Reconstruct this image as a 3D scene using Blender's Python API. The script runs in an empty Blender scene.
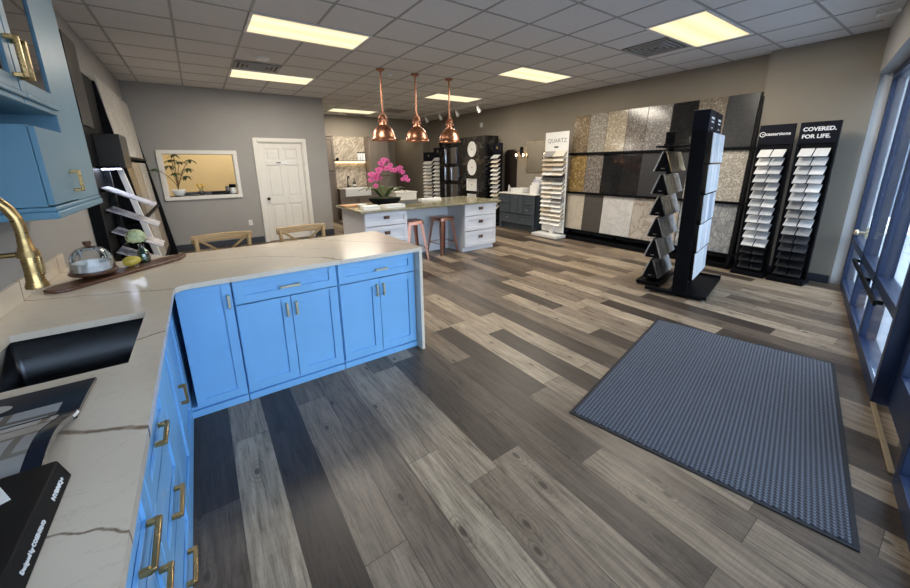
import bpy, bmesh, math, random
from mathutils import Vector, Matrix, Quaternion
random.seed(7)
PI = math.pi
SC = bpy.context.scene
COL = SC.collection

# ------------------------------------------------------------------ helpers
def srgb(r, g, b):
    f = lambda c: c / 12.92 if c <= .04045 else ((c + .055) / 1.055) ** 2.4
    return (f(r / 255), f(g / 255), f(b / 255), 1.0)

class MB:
    """collects simple solids into one mesh"""
    def __init__(s):
        s.v, s.f, s.mi, s.M, s.cur = [], [], [], None, 0
    def add(s, vs, fs):
        b = len(s.v)
        for p in vs:
            p = Vector(p)
            s.v.append(tuple(s.M @ p) if s.M else tuple(p))
        for f in fs:
            s.f.append([b + i for i in f]); s.mi.append(s.cur)
        return s
    def box(s, x0, x1, y0, y1, z0, z1, M=None):
        if x0 > x1: x0, x1 = x1, x0
        if y0 > y1: y0, y1 = y1, y0
        if z0 > z1: z0, z1 = z1, z0
        vs = [Vector((x, y, z)) for z in (z0, z1) for y in (y0, y1) for x in (x0, x1)]
        if M: vs = [M @ v for v in vs]
        return s.add(vs, [(0, 2, 3, 1), (4, 5, 7, 6), (0, 1, 5, 4), (2, 6, 7, 3), (0, 4, 6, 2), (1, 3, 7, 5)])
    def obox(s, c, size, M):
        a, b, d = size[0] / 2, size[1] / 2, size[2] / 2
        return s.box(-a, a, -b, b, -d, d, Matrix.Translation(Vector(c)) @ M.to_4x4())
    def prism(s, poly, h0, h1, M=None):
        n = len(poly)
        vs = [Vector((p[0], p[1], h0)) for p in poly] + [Vector((p[0], p[1], h1)) for p in poly]
        if M: vs = [M @ v for v in vs]
        fs = [tuple(reversed(range(n))), tuple(range(n, 2 * n))]
        fs += [(i, (i + 1) % n, n + (i + 1) % n, n + i) for i in range(n)]
        return s.add(vs, fs)
    def lathe(s, prof, c=(0, 0, 0), n=24, sx=1, sy=1, M=None):
        vs, fs = [], []
        for r, z in prof:
            for k in range(n):
                a = 2 * PI * k / n
                vs.append(Vector((c[0] + r * sx * math.cos(a), c[1] + r * sy * math.sin(a), c[2] + z)))
        m = len(prof)
        for i in range(m - 1):
            for k in range(n):
                k2 = (k + 1) % n
                fs.append((i * n + k, i * n + k2, (i + 1) * n + k2, (i + 1) * n + k))
        if prof[0][0] > 1e-5: fs.append(tuple(reversed(range(n))))
        if prof[-1][0] > 1e-5: fs.append(tuple(range((m - 1) * n, m * n)))
        if M: vs = [M @ v for v in vs]
        return s.add(vs, fs)
    def cyl(s, p0, p1, r0, r1=None, n=14):
        r1 = r0 if r1 is None else r1
        p0, p1 = Vector(p0), Vector(p1)
        d = (p1 - p0); L = d.length
        q = Vector((0, 0, 1)).rotation_difference(d.normalized()).to_matrix().to_4x4()
        return s.lathe([(r0, 0), (r1, L)], n=n, M=Matrix.Translation(p0) @ q)
    def tube(s, pts, r, n=10):
        pts = [Vector(p) for p in pts]; m = len(pts)
        rr = r if isinstance(r, (list, tuple)) else [r] * m
        t = [(pts[min(i + 1, m - 1)] - pts[max(i - 1, 0)]).normalized() for i in range(m)]
        u = t[0].orthogonal().normalized(); vs, fs = [], []
        for i in range(m):
            if i: u = (t[i - 1].rotation_difference(t[i]) @ u)
            u = (u - t[i] * u.dot(t[i])).normalized(); w = t[i].cross(u)
            for k in range(n):
                a = 2 * PI * k / n
                vs.append(pts[i] + (u * math.cos(a) + w * math.sin(a)) * rr[i])
        for i in range(m - 1):
            for k in range(n):
                k2 = (k + 1) % n
                fs.append((i * n + k, i * n + k2, (i + 1) * n + k2, (i + 1) * n + k))
        fs.append(tuple(reversed(range(n)))); fs.append(tuple(range((m - 1) * n, m * n)))
        return s.add(vs, fs)
    def ball(s, c, r, sc=(1, 1, 1), n=16, m=9, M=None):
        vs, fs = [], []
        for i in range(m + 1):
            a = PI * i / m - PI / 2
            for k in range(n):
                b = 2 * PI * k / n
                v = Vector((r * sc[0] * math.cos(a) * math.cos(b), r * sc[1] * math.cos(a) * math.sin(b), r * sc[2] * math.sin(a)))
                if M: v = M @ v
                vs.append(v + Vector(c))
        for i in range(m):
            for k in range(n):
                k2 = (k + 1) % n
                fs.append((i * n + k, i * n + k2, (i + 1) * n + k2, (i + 1) * n + k))
        return s.add(vs, fs)
    def sheet(s, fn, nu, nv, thick=0.0):
        """parametric sheet fn(u,v)->point; optional thickness downwards in z"""
        vs, fs = [], []
        for j in range(nv + 1):
            for i in range(nu + 1):
                vs.append(Vector(fn(i / nu, j / nv)))
        w = nu + 1
        for j in range(nv):
            for i in range(nu):
                a = j * w + i; fs.append((a, a + 1, a + w + 1, a + w))
        if thick:
            k = len(vs)
            vs += [v - Vector((0, 0, thick)) for v in vs[:k]]
            fs += [tuple(k + i for i in reversed(f)) for f in fs]
            rim = [i for i in range(w)] + [j * w + nu for j in range(1, nv + 1)] + [nv * w + i for i in range(nu - 1, -1, -1)] + [j * w for j in range(nv - 1, 0, -1)]
            for q in range(len(rim)):
                a, b = rim[q], rim[(q + 1) % len(rim)]
                fs.append((b, a, k + a, k + b))
        return s.add(vs, fs)
    def build(s, name, mat, parent=None, bevel=0, smooth=True, label=None, sub=0):
        me = bpy.data.meshes.new(name)
        me.from_pydata(s.v, [], s.f)
        mats = mat if isinstance(mat, (list, tuple)) else [mat]
        for m in mats: me.materials.append(m)
        for p, i in zip(me.polygons, s.mi): p.material_index = i
        bm = bmesh.new(); bm.from_mesh(me)
        bmesh.ops.remove_doubles(bm, verts=bm.verts, dist=1e-6)
        bmesh.ops.recalc_face_normals(bm, faces=bm.faces)
        bm.to_mesh(me); bm.free()
        if smooth:
            for p in me.polygons: p.use_smooth = True
            me.set_sharp_from_angle(angle=math.radians(38))
        o = bpy.data.objects.new(name, me); COL.objects.link(o)
        if parent: o.parent = parent
        if bevel:
            b = o.modifiers.new('bevel', 'BEVEL'); b.width = bevel; b.segments = 2; b.limit_method = 'ANGLE'
            b.harden_normals = False
        if sub:
            q = o.modifiers.new('sub', 'SUBSURF'); q.levels = sub; q.render_levels = sub
        if label: o['label'] = label
        return o

def tag(o, label, cat, group=None, kind=None):
    o['label'] = label; o['category'] = cat
    if group: o['group'] = group
    if kind: o['kind'] = kind
    return o
def thing(name, label, cat, loc=(0, 0, 0), rz=0, group=None):
    o = bpy.data.objects.new(name, None); COL.objects.link(o)
    o.empty_display_size = .1
    o.location = loc; o.rotation_euler = (0, 0, rz)
    return tag(o, label, cat, group)
def struct(name, mb, mat, parent=None, bevel=0, label=None):
    o = mb.build(name, mat, parent, bevel)
    if not parent: o['kind'] = 'structure'
    if label: o['label'] = label
    return o
def copy_tree(o, parent=None):
    c = o.copy(); COL.objects.link(c)
    if parent: c.parent = parent
    for ch in list(o.children): copy_tree(ch, c)
    return c
def lettering(txt, size, mat, parent, M, name='lettering', depth=.0012, bold=0.0, align='LEFT', sx=1.0):
    cu = bpy.data.curves.new('txt', 'FONT'); cu.body = txt; cu.size = size; cu.extrude = depth; cu.offset = bold
    cu.align_x = align; cu.resolution_u = 3
    t = bpy.data.objects.new('txt', cu); COL.objects.link(t)
    bpy.context.view_layer.update()
    me = bpy.data.meshes.new_from_object(t.evaluated_get(bpy.context.evaluated_depsgraph_get()))
    bpy.data.objects.remove(t)
    me.transform(M @ Matrix.Diagonal((sx, 1, 1, 1)))
    me.materials.clear(); me.materials.append(mat)
    o = bpy.data.objects.new(name, me); COL.objects.link(o); o.parent = parent
    return o
def frame3(x, y, z, o):
    """matrix from three axes and an origin"""
    M = Matrix((Vector(x), Vector(y), Vector(z))).transposed().to_4x4()
    M.translation = Vector(o)
    return M
ORD = ['first', 'second', 'third', 'fourth', 'fifth', 'sixth', 'seventh', 'eighth', 'ninth', 'tenth', 'eleventh', 'twelfth',
       'thirteenth', 'fourteenth', 'fifteenth', 'sixteenth', 'seventeenth', 'eighteenth']

# ------------------------------------------------------------------ materials
class NT:
    def __init__(s, name):
        m = bpy.data.materials.new(name); m.use_nodes = True
        s.m, s.t = m, m.node_tree; s.b = s.t.nodes['Principled BSDF']
    def n(s, typ, **kw):
        x = s.t.nodes.new(typ)
        for k, v in kw.items():
            if k == 'inp':
                for a, b in v.items():
                    if hasattr(b, 'links') or isinstance(b, bpy.types.NodeSocket): s.t.links.new(b, x.inputs[a])
                    else: x.inputs[a].default_value = b
            else: setattr(x, k, v)
        return x
    def math(s, op, a, b=None, c=None):
        x = s.n('ShaderNodeMath', operation=op)
        for i, q in enumerate((a, b, c)):
            if q is None: continue
            if isinstance(q, bpy.types.NodeSocket): s.t.links.new(q, x.inputs[i])
            else: x.inputs[i].default_value = q
        return x.outputs[0]
    def mix(s, f, a, b, bt='MIX'):
        x = s.n('ShaderNodeMix', data_type='RGBA', blend_type=bt)
        for i, q in ((0, f), (6, a), (7, b)):
            if isinstance(q, bpy.types.NodeSocket): s.t.links.new(q, x.inputs[i])
            else: x.inputs[i].default_value = q
        return x.outputs[2]
    def ramp(s, f, stops, interp='LINEAR'):
        x = s.n('ShaderNodeValToRGB'); x.color_ramp.interpolation = interp
        e = x.color_ramp.elements
        while len(e) < len(stops): e.new(.5)
        for q, (p, c) in zip(e, stops): q.position = p; q.color = c
        s.t.links.new(f, x.inputs[0]); return x.outputs[0]
    def pos(s): return s.n('ShaderNodeNewGeometry').outputs['Position']
    def obj(s): return s.n('ShaderNodeTexCoord').outputs['Object']
    def noise(s, vec, scale, detail=2, rough=.5, dist=0, out='Fac'):
        x = s.n('ShaderNodeTexNoise'); x.inputs['Scale'].default_value = scale; x.inputs['Detail'].default_value = detail
        x.inputs['Roughness'].default_value = rough; x.inputs['Distortion'].default_value = dist
        if vec: s.t.links.new(vec, x.inputs['Vector'])
        return x.outputs[out]
    def mapping(s, vec, scale=(1, 1, 1), rot=(0, 0, 0), loc=(0, 0, 0)):
        x = s.n('ShaderNodeMapping'); x.inputs['Scale'].default_value = scale; x.inputs['Rotation'].default_value = rot
        x.inputs['Location'].default_value = loc
        s.t.links.new(vec, x.inputs['Vector']); return x.outputs[0]
    def bump(s, h, strength=.2, dist=.01):
        x = s.n('ShaderNodeBump'); x.inputs['Strength'].default_value = strength; x.inputs['Distance'].default_value = dist
        s.t.links.new(h, x.inputs['Height']); s.t.links.new(x.outputs[0], s.b.inputs['Normal'])
    def set(s, **kw):
        names = dict(color='Base Color', rough='Roughness', metal='Metallic', spec='Specular IOR Level', coat='Coat Weight',
                     coatr='Coat Roughness', emit='Emission Color', es='Emission Strength', trans='Transmission Weight', ior='IOR', sheen='Sheen Weight')
        for k, v in kw.items():
            i = s.b.inputs[names[k]]
            if isinstance(v, bpy.types.NodeSocket): s.t.links.new(v, i)
            else: i.default_value = v
        return s.m

def paint(name, col, rough=.5, var=.05, scale=6, bump=0, metal=0, spec=.5, bscale=None, coat=0):
    t = NT(name)
    nz = t.noise(t.obj(), scale, 3)
    c0 = tuple(max(0, c * (1 - var)) for c in col[:3]) + (1,); c1 = tuple(min(1, c * (1 + var)) for c in col[:3]) + (1,)
    t.set(color=t.ramp(nz, [(.3, c0), (.7, c1)]), rough=rough, metal=metal, spec=spec, coat=coat)
    if bump: t.bump(t.noise(t.obj(), bscale or scale * 20, 3), bump, .002)
    return t.m
def emit(name, col, strength):
    t = NT(name); t.set(color=(0, 0, 0, 1), emit=col, es=strength, rough=.4); return t.m
def glass_mat(name, tint=(1, 1, 1, 1), refl=.08, rough=.0):
    m = bpy.data.materials.new(name); m.use_nodes = True; t = m.node_tree; t.nodes.clear()
    o = t.nodes.new('ShaderNodeOutputMaterial'); mx = t.nodes.new('ShaderNodeMixShader')
    tr = t.nodes.new('ShaderNodeBsdfTransparent'); gl = t.nodes.new('ShaderNodeBsdfGlossy')
    tr.inputs[0].default_value = tint; gl.inputs['Roughness'].default_value = rough
    fr = t.nodes.new('ShaderNodeFresnel'); fr.inputs[0].default_value = 1.45
    ml = t.nodes.new('ShaderNodeMath'); ml.operation = 'MULTIPLY'; ml.inputs[1].default_value = refl / .04; ml.use_clamp = True
    t.links.new(fr.outputs[0], ml.inputs[0]); t.links.new(ml.outputs[0], mx.inputs[0])
    t.links.new(tr.outputs[0], mx.inputs[1]); t.links.new(gl.outputs[0], mx.inputs[2]); t.links.new(mx.outputs[0], o.inputs[0])
    return m

def floor_mat():
    t = NT('vinyl_planks'); W, L = .19, 1.22
    sx = t.n('ShaderNodeSeparateXYZ', inp={0: t.pos()}); X, Y = sx.outputs[0], sx.outputs[1]
    xi = t.math('DIVIDE', t.math('SUBTRACT', X, .13), W); row = t.math('FLOOR', xi); fx = t.math('FRACT', xi)
    wn = t.n('ShaderNodeTexWhiteNoise', noise_dimensions='1D'); t.t.links.new(row, wn.inputs['W'])
    yi = t.math('ADD', t.math('DIVIDE', Y, L), t.math('MULTIPLY', wn.outputs[0], 7.3)); col = t.math('FLOOR', yi); fy = t.math('FRACT', yi)
    cv = t.n('ShaderNodeCombineXYZ', inp={0: row, 1: col})
    w2 = t.n('ShaderNodeTexWhiteNoise', noise_dimensions='2D', inp={'Vector': cv.outputs[0]})
    base = t.ramp(w2.outputs[0], [(0, srgb(60, 51, 44)), (.2, srgb(79, 68, 58)), (.38, srgb(103, 90, 77)), (.58, srgb(127, 112, 95)), (.78, srgb(145, 130, 111)), (1, srgb(164, 148, 126))])
    # grain: coordinates shifted per plank
    off = t.n('ShaderNodeVectorMath', operation='MULTIPLY_ADD', inp={0: w2.outputs['Color'], 1: (11., 17., 5.), 2: t.pos()})
    g1 = t.noise(t.mapping(off.outputs[0], (26, 1.6, 1)), 3, 6, .65, .6)
    g2 = t.noise(t.mapping(off.outputs[0], (9, .9, 1)), 2.2, 4, .6, 1.2)
    saw = t.noise(t.mapping(off.outputs[0], (2.2, 60, 1)), 1.5, 2)
    c = t.mix(.62, base, t.ramp(g1, [(.34, (.12, .11, .10, 1)), (.46, (.46, .45, .44, 1)), (.58, (.58, .57, .56, 1)), (.75, (.76, .75, .74, 1))]), 'OVERLAY')
    c = t.mix(.7, c, t.ramp(g2, [(.28, (.16, .15, .15, 1)), (.5, (.5, .5, .5, 1)), (.7, (.70, .70, .70, 1))]), 'OVERLAY')
    c = t.mix(.14, c, t.ramp(saw, [(.35, (.35, .35, .35, 1)), (.65, (.7, .7, .7, 1))]), 'OVERLAY')
    # knots
    vo = t.n('ShaderNodeTexVoronoi', voronoi_dimensions='2D', inp={'Vector': t.mapping(off.outputs[0], (4.2, 2.0, 1)), 'Scale': 1.0})
    ring = t.math('SINE', t.math('ADD', t.math('MULTIPLY', vo.outputs['Distance'], 95), t.math('MULTIPLY', g1, 9)))
    near = t.ramp(vo.outputs['Distance'], [(.05, (1, 1, 1, 1)), (.30, (0, 0, 0, 1))])
    c = t.mix(t.math('MULTIPLY', t.math('MULTIPLY', t.math('MAXIMUM', ring, 0), near), .45), c, srgb(60, 51, 44))
    kn = t.ramp(vo.outputs['Distance'], [(.02, (1, 1, 1, 1)), (.075, (0, 0, 0, 1))])
    c = t.mix(t.math('MULTIPLY', kn, .75), c, srgb(52, 44, 38))
    e = t.math('MINIMUM', t.math('MINIMUM', fx, t.math('SUBTRACT', 1, fx)), t.math('MULTIPLY', t.math('MINIMUM', fy, t.math('SUBTRACT', 1, fy)), L / W))
    seam = t.math('LESS_THAN', e, .009)
    c = t.mix(t.math('MULTIPLY', seam, .7), c, srgb(38, 33, 30))
    t.set(color=c, rough=t.ramp(g1, [(.3, (.36,) * 3 + (1,)), (.8, (.48,) * 3 + (1,))]), spec=.45)
    t.bump(t.math('SUBTRACT', g1, seam), .10, .002)
    return t.m

def quartz_top(name, base, vein, segs, dark=.5):
    """cream slab with thin brown veins along given lines (world coordinates), plus faint random ones"""
    t = NT(name); P = t.pos()
    nz = t.n('ShaderNodeTexNoise', inp={'Vector': P, 'Scale': 7., 'Detail': 5.})
    sh = t.n('ShaderNodeVectorMath', operation='MULTIPLY_ADD', inp={0: nz.outputs['Color'], 1: (.07, .07, 0), 2: P})
    sub = t.n('ShaderNodeVectorMath', operation='SUBTRACT', inp={0: sh.outputs[0], 1: (.035, .035, 0)})
    sp = t.n('ShaderNodeSeparateXYZ', inp={0: sub.outputs[0]})
    acc = None
    for (x0, y0, x1, y1, w) in segs:
        dx, dy = x1 - x0, y1 - y0; L2 = dx * dx + dy * dy
        a = t.math('SUBTRACT', sp.outputs[0], x0); b = t.math('SUBTRACT', sp.outputs[1], y0)
        u = t.math('DIVIDE', t.math('ADD', t.math('MULTIPLY', a, dx), t.math('MULTIPLY', b, dy)), L2)
        x = t.n('ShaderNodeClamp', inp={0: u})
        ex = t.math('SUBTRACT', a, t.math('MULTIPLY', x.outputs[0], dx)); ey = t.math('SUBTRACT', b, t.math('MULTIPLY', x.outputs[0], dy))
        d = t.math('DIVIDE', t.math('SQRT', t.math('ADD', t.math('MULTIPLY', ex, ex), t.math('MULTIPLY', ey, ey))), w)
        acc = d if acc is None else t.math('MINIMUM', acc, d)
    big = t.noise(P, 2.2, 4)
    c = t.ramp(big, [(.3, base), (.75, tuple(x * .88 for x in base[:3]) + (1,))])
    fv = t.noise(t.mapping(P, (1.6, 3.2, 1), (0, 0, .5)), 2.4, 6, .6, 1.5)
    hair = t.ramp(t.math('ABSOLUTE', t.math('SUBTRACT', fv, .5)), [(0, (.55,) * 3 + (1,)), (.010, (0, 0, 0, 1))])
    c = t.mix(t.math('MULTIPLY', hair, .28), c, vein)
    m = t.ramp(acc, [(.35, (1, 1, 1, 1)), (1.0, (0, 0, 0, 1))])
    brk = t.ramp(t.noise(P, 26, 3), [(.3, (.45,) * 3 + (1,)), (.55, (1, 1, 1, 1))])
    c = t.mix(t.math('MULTIPLY', t.math('MULTIPLY', m, brk), .9), c, vein)
    t.set(color=c, rough=.2, spec=.4)
    return t.m

def granite(name, a, b, c, scale=60, rough=.15, big=8):
    t = NT(name); P = t.obj()
    v = t.n('ShaderNodeTexVoronoi', inp={'Vector': P, 'Scale': float(scale)}); v.feature = 'F1'
    n2 = t.noise(P, scale * .6, 4, .7)
    col = t.ramp(v.outputs['Color'], [(0, a), (.42, a), (.5, b), (.74, b), (.8, c), (1, c)])
    col = t.mix(t.ramp(n2, [(.42, (0, 0, 0, 1)), (.62, (1, 1, 1, 1))]), col, b)
    col = t.mix(t.math('MULTIPLY', t.noise(P, big, 3), .4), col, a)
    t.set(color=col, rough=rough, spec=.5); return t.m
def marble(name, base, vein, scale=3, width=.03, rough=.15, stretch=(1, 1, 1), rot=(0, .5, .4), amt=.8, dist=1.4):
    t = NT(name); P = t.mapping(t.mapping(t.obj(), (1, 1, 1), rot), stretch)
    n1 = t.noise(P, scale, 6, .6, dist)
    m = t.ramp(t.math('ABSOLUTE', t.math('SUBTRACT', n1, .5)), [(0, (1, 1, 1, 1)), (width, (0, 0, 0, 1))])
    n2 = t.noise(P, scale * .5, 3)
    b2 = tuple(x * .8 for x in base[:3]) + (1,)
    c = t.ramp(n2, [(.35, base), (.7, b2)])
    c = t.mix(t.math('MULTIPLY', m, amt), c, vein)
    t.set(color=c, rough=rough); return t.m
def wood(name, a, b, axis=0, scale=5, rough=.5, stretch=14):
    t = NT(name); s = [stretch] * 3; s[axis] = 1.2
    n1 = t.noise(t.mapping(t.obj(), tuple(s)), scale, 5, .6, .8)
    t.set(color=t.ramp(n1, [(.3, a), (.7, b)]), rough=rough); t.bump(n1, .08, .002); return t.m
def brushed(name, col, rough=.28):
    t = NT(name); n1 = t.noise(t.mapping(t.obj(), (1, 1, 6)), 5, 2)
    t.set(color=col, metal=1.0, rough=t.ramp(n1, [(.3, (rough * .8,) * 3 + (1,)), (.7, (rough * 1.25,) * 3 + (1,))])); return t.m

M = {}
M['floor'] = floor_mat()
M['wall'] = paint('wall_paint', srgb(156, 154, 151), .75, .03, 3, .25, bscale=160)
M['wall_warm'] = paint('warm_wall_paint', srgb(140, 132, 119), .75, .03, 3, .2, bscale=160)
M['white_wall'] = paint('reveal_paint', srgb(216, 216, 214), .7, .03, 3, .15, bscale=120)
M['office'] = paint('office_paint', srgb(228, 212, 174), .8, .02, 3)
M['trim'] = paint('white_trim', srgb(225, 222, 215), .4, .02, 5)
M['basebrd'] = paint('dark_baseboard', srgb(52, 56, 64), .5, .05, 6)
def tile_mat():
    t = NT('acoustic_tile'); n1 = t.noise(t.pos(), 140, 4, .7); n2 = t.noise(t.pos(), 1.4, 2)
    c = t.mix(t.ramp(n1, [(.35, (1, 1, 1, 1)), (.5, (0, 0, 0, 1))]), srgb(222, 221, 220), srgb(188, 187, 186))
    c = t.mix(t.math('MULTIPLY', n2, .2), c, srgb(206, 206, 206))
    t.set(color=c, rough=.9, spec=.2); t.bump(n1, .25, .003); return t.m
M['tile'] = tile_mat()
M['grid'] = paint('grid_bar', srgb(160, 160, 160), .5, .03)
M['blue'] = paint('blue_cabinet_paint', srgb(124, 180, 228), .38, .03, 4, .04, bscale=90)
M['blue_dim_light'] = paint('dim_light_blue_cabinet_paint', srgb(104, 147, 170), .38, .03, 4, .04, bscale=90)  # base cabinet blue, greyed to carry the warmer, dimmer light up here
M['white_cab'] = paint('white_cabinet_paint', srgb(222, 224, 230), .4, .02, 4)
M['slate'] = paint('slate_vanity_paint', srgb(66, 74, 82), .45, .05, 4)
M['brass'] = brushed('brushed_brass', srgb(176, 148, 100), .28)
M['champ'] = brushed('champagne_metal', srgb(214, 200, 168), .3)
M['bronze'] = brushed('dark_bronze', srgb(92, 72, 62), .35)
M['steel'] = brushed('brushed_steel', srgb(150, 152, 155), .3)
M['chrome'] = paint('chrome', srgb(205, 207, 210), .12, .02, 4, metal=1)
M['copper'] = brushed('polished_copper', srgb(188, 134, 108), .30)
M['copper_stool'] = brushed('rose_copper', srgb(190, 140, 122), .34)
M['black'] = paint('black_powder_coat', srgb(12, 13, 17), .5, .15, 8, spec=.12)
M['blackgl'] = paint('black_gloss', srgb(14, 15, 18), .2, .15, 8)
M['navy'] = paint('navy_black', srgb(18, 20, 30), .5, .1, 8, spec=.15)
M['frame_blue'] = paint('blue_storefront_aluminium', srgb(26, 42, 72), .42, .1, 6)
M['glass'] = glass_mat('clear_glass', (.90, .95, 1, 1), .02)
M['cab_glass'] = glass_mat('cabinet_glass', (.86, .92, .96, 1), .09)
M['jar_glass'] = glass_mat('jar_glass', (.975, .98, .98, 1), .07)
M['green_glass'] = glass_mat('green_glass', (.45, .62, .55, 1), .16)
M['white'] = paint('white_plastic', srgb(228, 228, 226), .4, .02)
M['paper'] = paint('paper', srgb(232, 232, 230), .6, .02)
M['tread'] = paint('bare_wood_sill', srgb(150, 132, 104), .6, .1, 12)
M['oak'] = wood('honey_oak', srgb(176, 138, 88), srgb(212, 174, 120), 0, 4, .45)
M['walnut'] = wood('walnut', srgb(66, 42, 32), srgb(112, 74, 54), 0, 4, .35)
M['taupe'] = wood('taupe_cabinet', srgb(108, 98, 88), srgb(128, 117, 106), 2, 4, .5)
M['letter'] = paint('white_ink', srgb(236, 236, 236), .5, .01)
M['greyink'] = paint('grey_ink', srgb(120, 118, 114), .5, .02)
M['blackink'] = paint('black_ink', srgb(22, 22, 24), .5, .02)
M['rubber'] = paint('black_rubber', srgb(30, 32, 38), .7, .1, 20)

# ------------------------------------------------------------------ camera
cam = bpy.data.cameras.new('camera'); co = bpy.data.objects.new('camera', cam); COL.objects.link(co)
yaw, pitch, roll, F = .6071, -.2422, -.0116, 360.86
cy_, sy_, cp_, sp_ = math.cos(yaw), math.sin(yaw), math.cos(pitch), math.sin(pitch)
fwd = Vector((sy_ * cp_, cy_ * cp_, sp_)); right = Vector((cy_, -sy_, 0)); up = right.cross(fwd)
r_ = right * math.cos(roll) + up * math.sin(roll); u_ = -right * math.sin(roll) + up * math.cos(roll)
co.matrix_world = frame3(r_, u_, -fwd, (0, 0, 1.56))
cam.sensor_width = 36; cam.sensor_fit = 'HORIZONTAL'; cam.lens = F / 910 * 36; cam.shift_y = -(294 - 253.3) / 910
cam.clip_start = .02; cam.clip_end = 200
SC.camera = co

# ------------------------------------------------------------------ setting
XL, XR, XR2, YF, YB, ZC = -.84, 6.64, 6.5, 8.46, 11.0, 2.97
TH = .2043; SX, SY = math.cos(TH), math.sin(TH)
def sf(x, t=0.0, z=0.0):
    """point on the storefront line at world x, offset t inwards"""
    y = .8 + math.tan(TH) * (x - 6.6)
    return Vector((x - SY * t, y + SX * t, z))
def sfl(x): return (x - 6.6) / SX      # metres along the storefront from its far corner
SFM = frame3((SX, SY, 0), (-SY, SX, 0), (0, 0, 1), (6.6, .8, 0))

mb = MB(); a, b = sf(-1.0, -.12), sf(6.9, -.12)
mb.prism([(a.x, a.y), (b.x, b.y), (6.9, 13.3), (-1.0, 13.3)], -.12, 0); struct('floor', mb, M['floor'])
mb = MB(); mb.prism([(a.x, a.y), (b.x, b.y), (6.9, 13.3), (-1.0, 13.3)], ZC, ZC + .1); struct('ceiling', mb, M['tile'])
mb = MB()
for k in range(-2, 12):
    x = .02 + .61 * k
    if XL + .02 < x < XR: mb.box(x - .012, x + .012, sf(x).y + .2, YF if x < 2.44 else YB, ZC - .004, ZC + .01)
for k in range(-4, 16):
    y = 1.79 + .61 * k
    if y < YB:
        x1 = XR if y > 1 else min(XR, (y - .8 - .2) / math.tan(TH) + 6.6)
        if x1 > XL + .1: mb.box(XL if y < YF else 2.44, x1, y - .012, y + .012, ZC - .004, ZC + .01)
struct('trim_1', mb, M['grid'])

mb = MB(); mb.box(XL - .12, XL, -.95, YF + .12, 0, ZC); struct('wall_left', mb, M['wall'])
# far wall with the pass-through and door openings
WX0, WX1, WZ0, WZ1 = -.48, .625, 1.03, 1.80
DX0, DX1, DZ = 1.07, 1.93, 2.04
mb = MB()
for (x0, x1, z0, z1) in ((XL, WX0, 0, ZC), (WX0, WX1, 0, WZ0), (WX0, WX1, WZ1, ZC), (WX1, DX0, 0, ZC), (DX0, DX1, DZ, ZC), (DX1, 2.44, 0, ZC)):
    mb.box(x0, x1, YF, YF + .12, z0, z1)
struct('wall_far', mb, M['wall'])
mb = MB(); mb.box(2.32, 2.44, YF + .12, YB, 0, ZC); struct('wall_recess', mb, M['wall_warm'])
mb = MB()
for (x0, x1, z0, z1) in ((2.32, 5.24, 0, ZC), (5.24, 6.36, 2.36, ZC), (6.36, XR, 0, ZC)): mb.box(x0, x1, YB, YB + .12, z0, z1)
struct('wall_back', mb, M['wall_warm'])
mb = MB(); mb.box(5.12, 5.24, YB + .12, 13.1, 0, ZC); mb.box(6.36, 6.48, YB + .12, 13.1, 0, ZC); mb.box(5.12, 6.48, 13.1, 13.2, 0, ZC)
struct('wall_hallway', mb, M['wall_warm'])
mb = MB(); mb.box(XR, XR + .12, 1.925, YB + .12, 0, ZC); struct('wall_right', mb, M['wall_warm'])
mb = MB(); mb.box(XR2, XR + .12, .88, 1.925, 0, ZC); struct('wall_right_pier', mb, M['wall_warm'])
# storefront header and end reveal
mb = MB(); mb.M = SFM; mb.box(sfl(-1.0), .05, -.12, .115, 2.50, ZC); struct('wall_front', mb, M['wall'])
mb = MB(); mb.M = SFM; mb.box(-.05, .5, -.12, .11, 0, 2.50); struct('trim_2', mb, M['white_wall'])
# baseboards
mb = MB()
mb.box(XL, DX0 - .09, YF - .014, YF, 0, .13); mb.box(DX1 + .09, 2.44, YF - .014, YF, 0, .13); struct('baseboard_far', mb, M['basebrd'], bevel=.003)
mb = MB(); mb.box(XR - .014, XR, 2.0, 10.9, 0, .11); struct('baseboard_right', mb, M['basebrd'], bevel=.003)
mb = MB(); mb.box(XR2 - .014, XR2, .89, 1.92, 0, .11); struct('baseboard_pier', mb, M['basebrd'], bevel=.003)
mb = MB(); mb.box(XL, XL + .014, 3.6, YF, 0, .13); struct('baseboard_left', mb, M['basebrd'], bevel=.003)

# window_1: framed pass-through to the office
w1 = bpy.data.objects.new('window_1', None); COL.objects.link(w1); w1['kind'] = 'structure'; w1.location = (0, YF, 0)
mb = MB(); c = .065
mb.box(WX0 - c, WX1 + c, -.022, 0, WZ1, WZ1 + c); mb.box(WX0 - c, WX1 + c, -.03, 0, WZ0 - c, WZ0)
mb.box(WX0 - c, WX0, -.022, 0, WZ0, WZ1); mb.box(WX1, WX1 + c, -.022, 0, WZ0, WZ1)
mb.box(WX0, WX0 + .012, 0, .12, WZ0, WZ1); mb.box(WX1 - .012, WX1, 0, .12, WZ0, WZ1); mb.box(WX0, WX1, 0, .12, WZ1 - .012, WZ1)
mb.build('frame', M['trim'], w1, .004)
# office behind
mb = MB()
mb.box(-1.0, 2.32, 10.9, 11.0, 0, ZC); mb.box(-1.06, -.96, YF + .12, 11, 0, ZC); mb.box(2.26, 2.32, YF + .12, 10.9, 0, ZC)
mb.box(-1, WX0, YF + .12, YF + .125, 0, ZC)
struct('wall_office', mb, M['office'])
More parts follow.
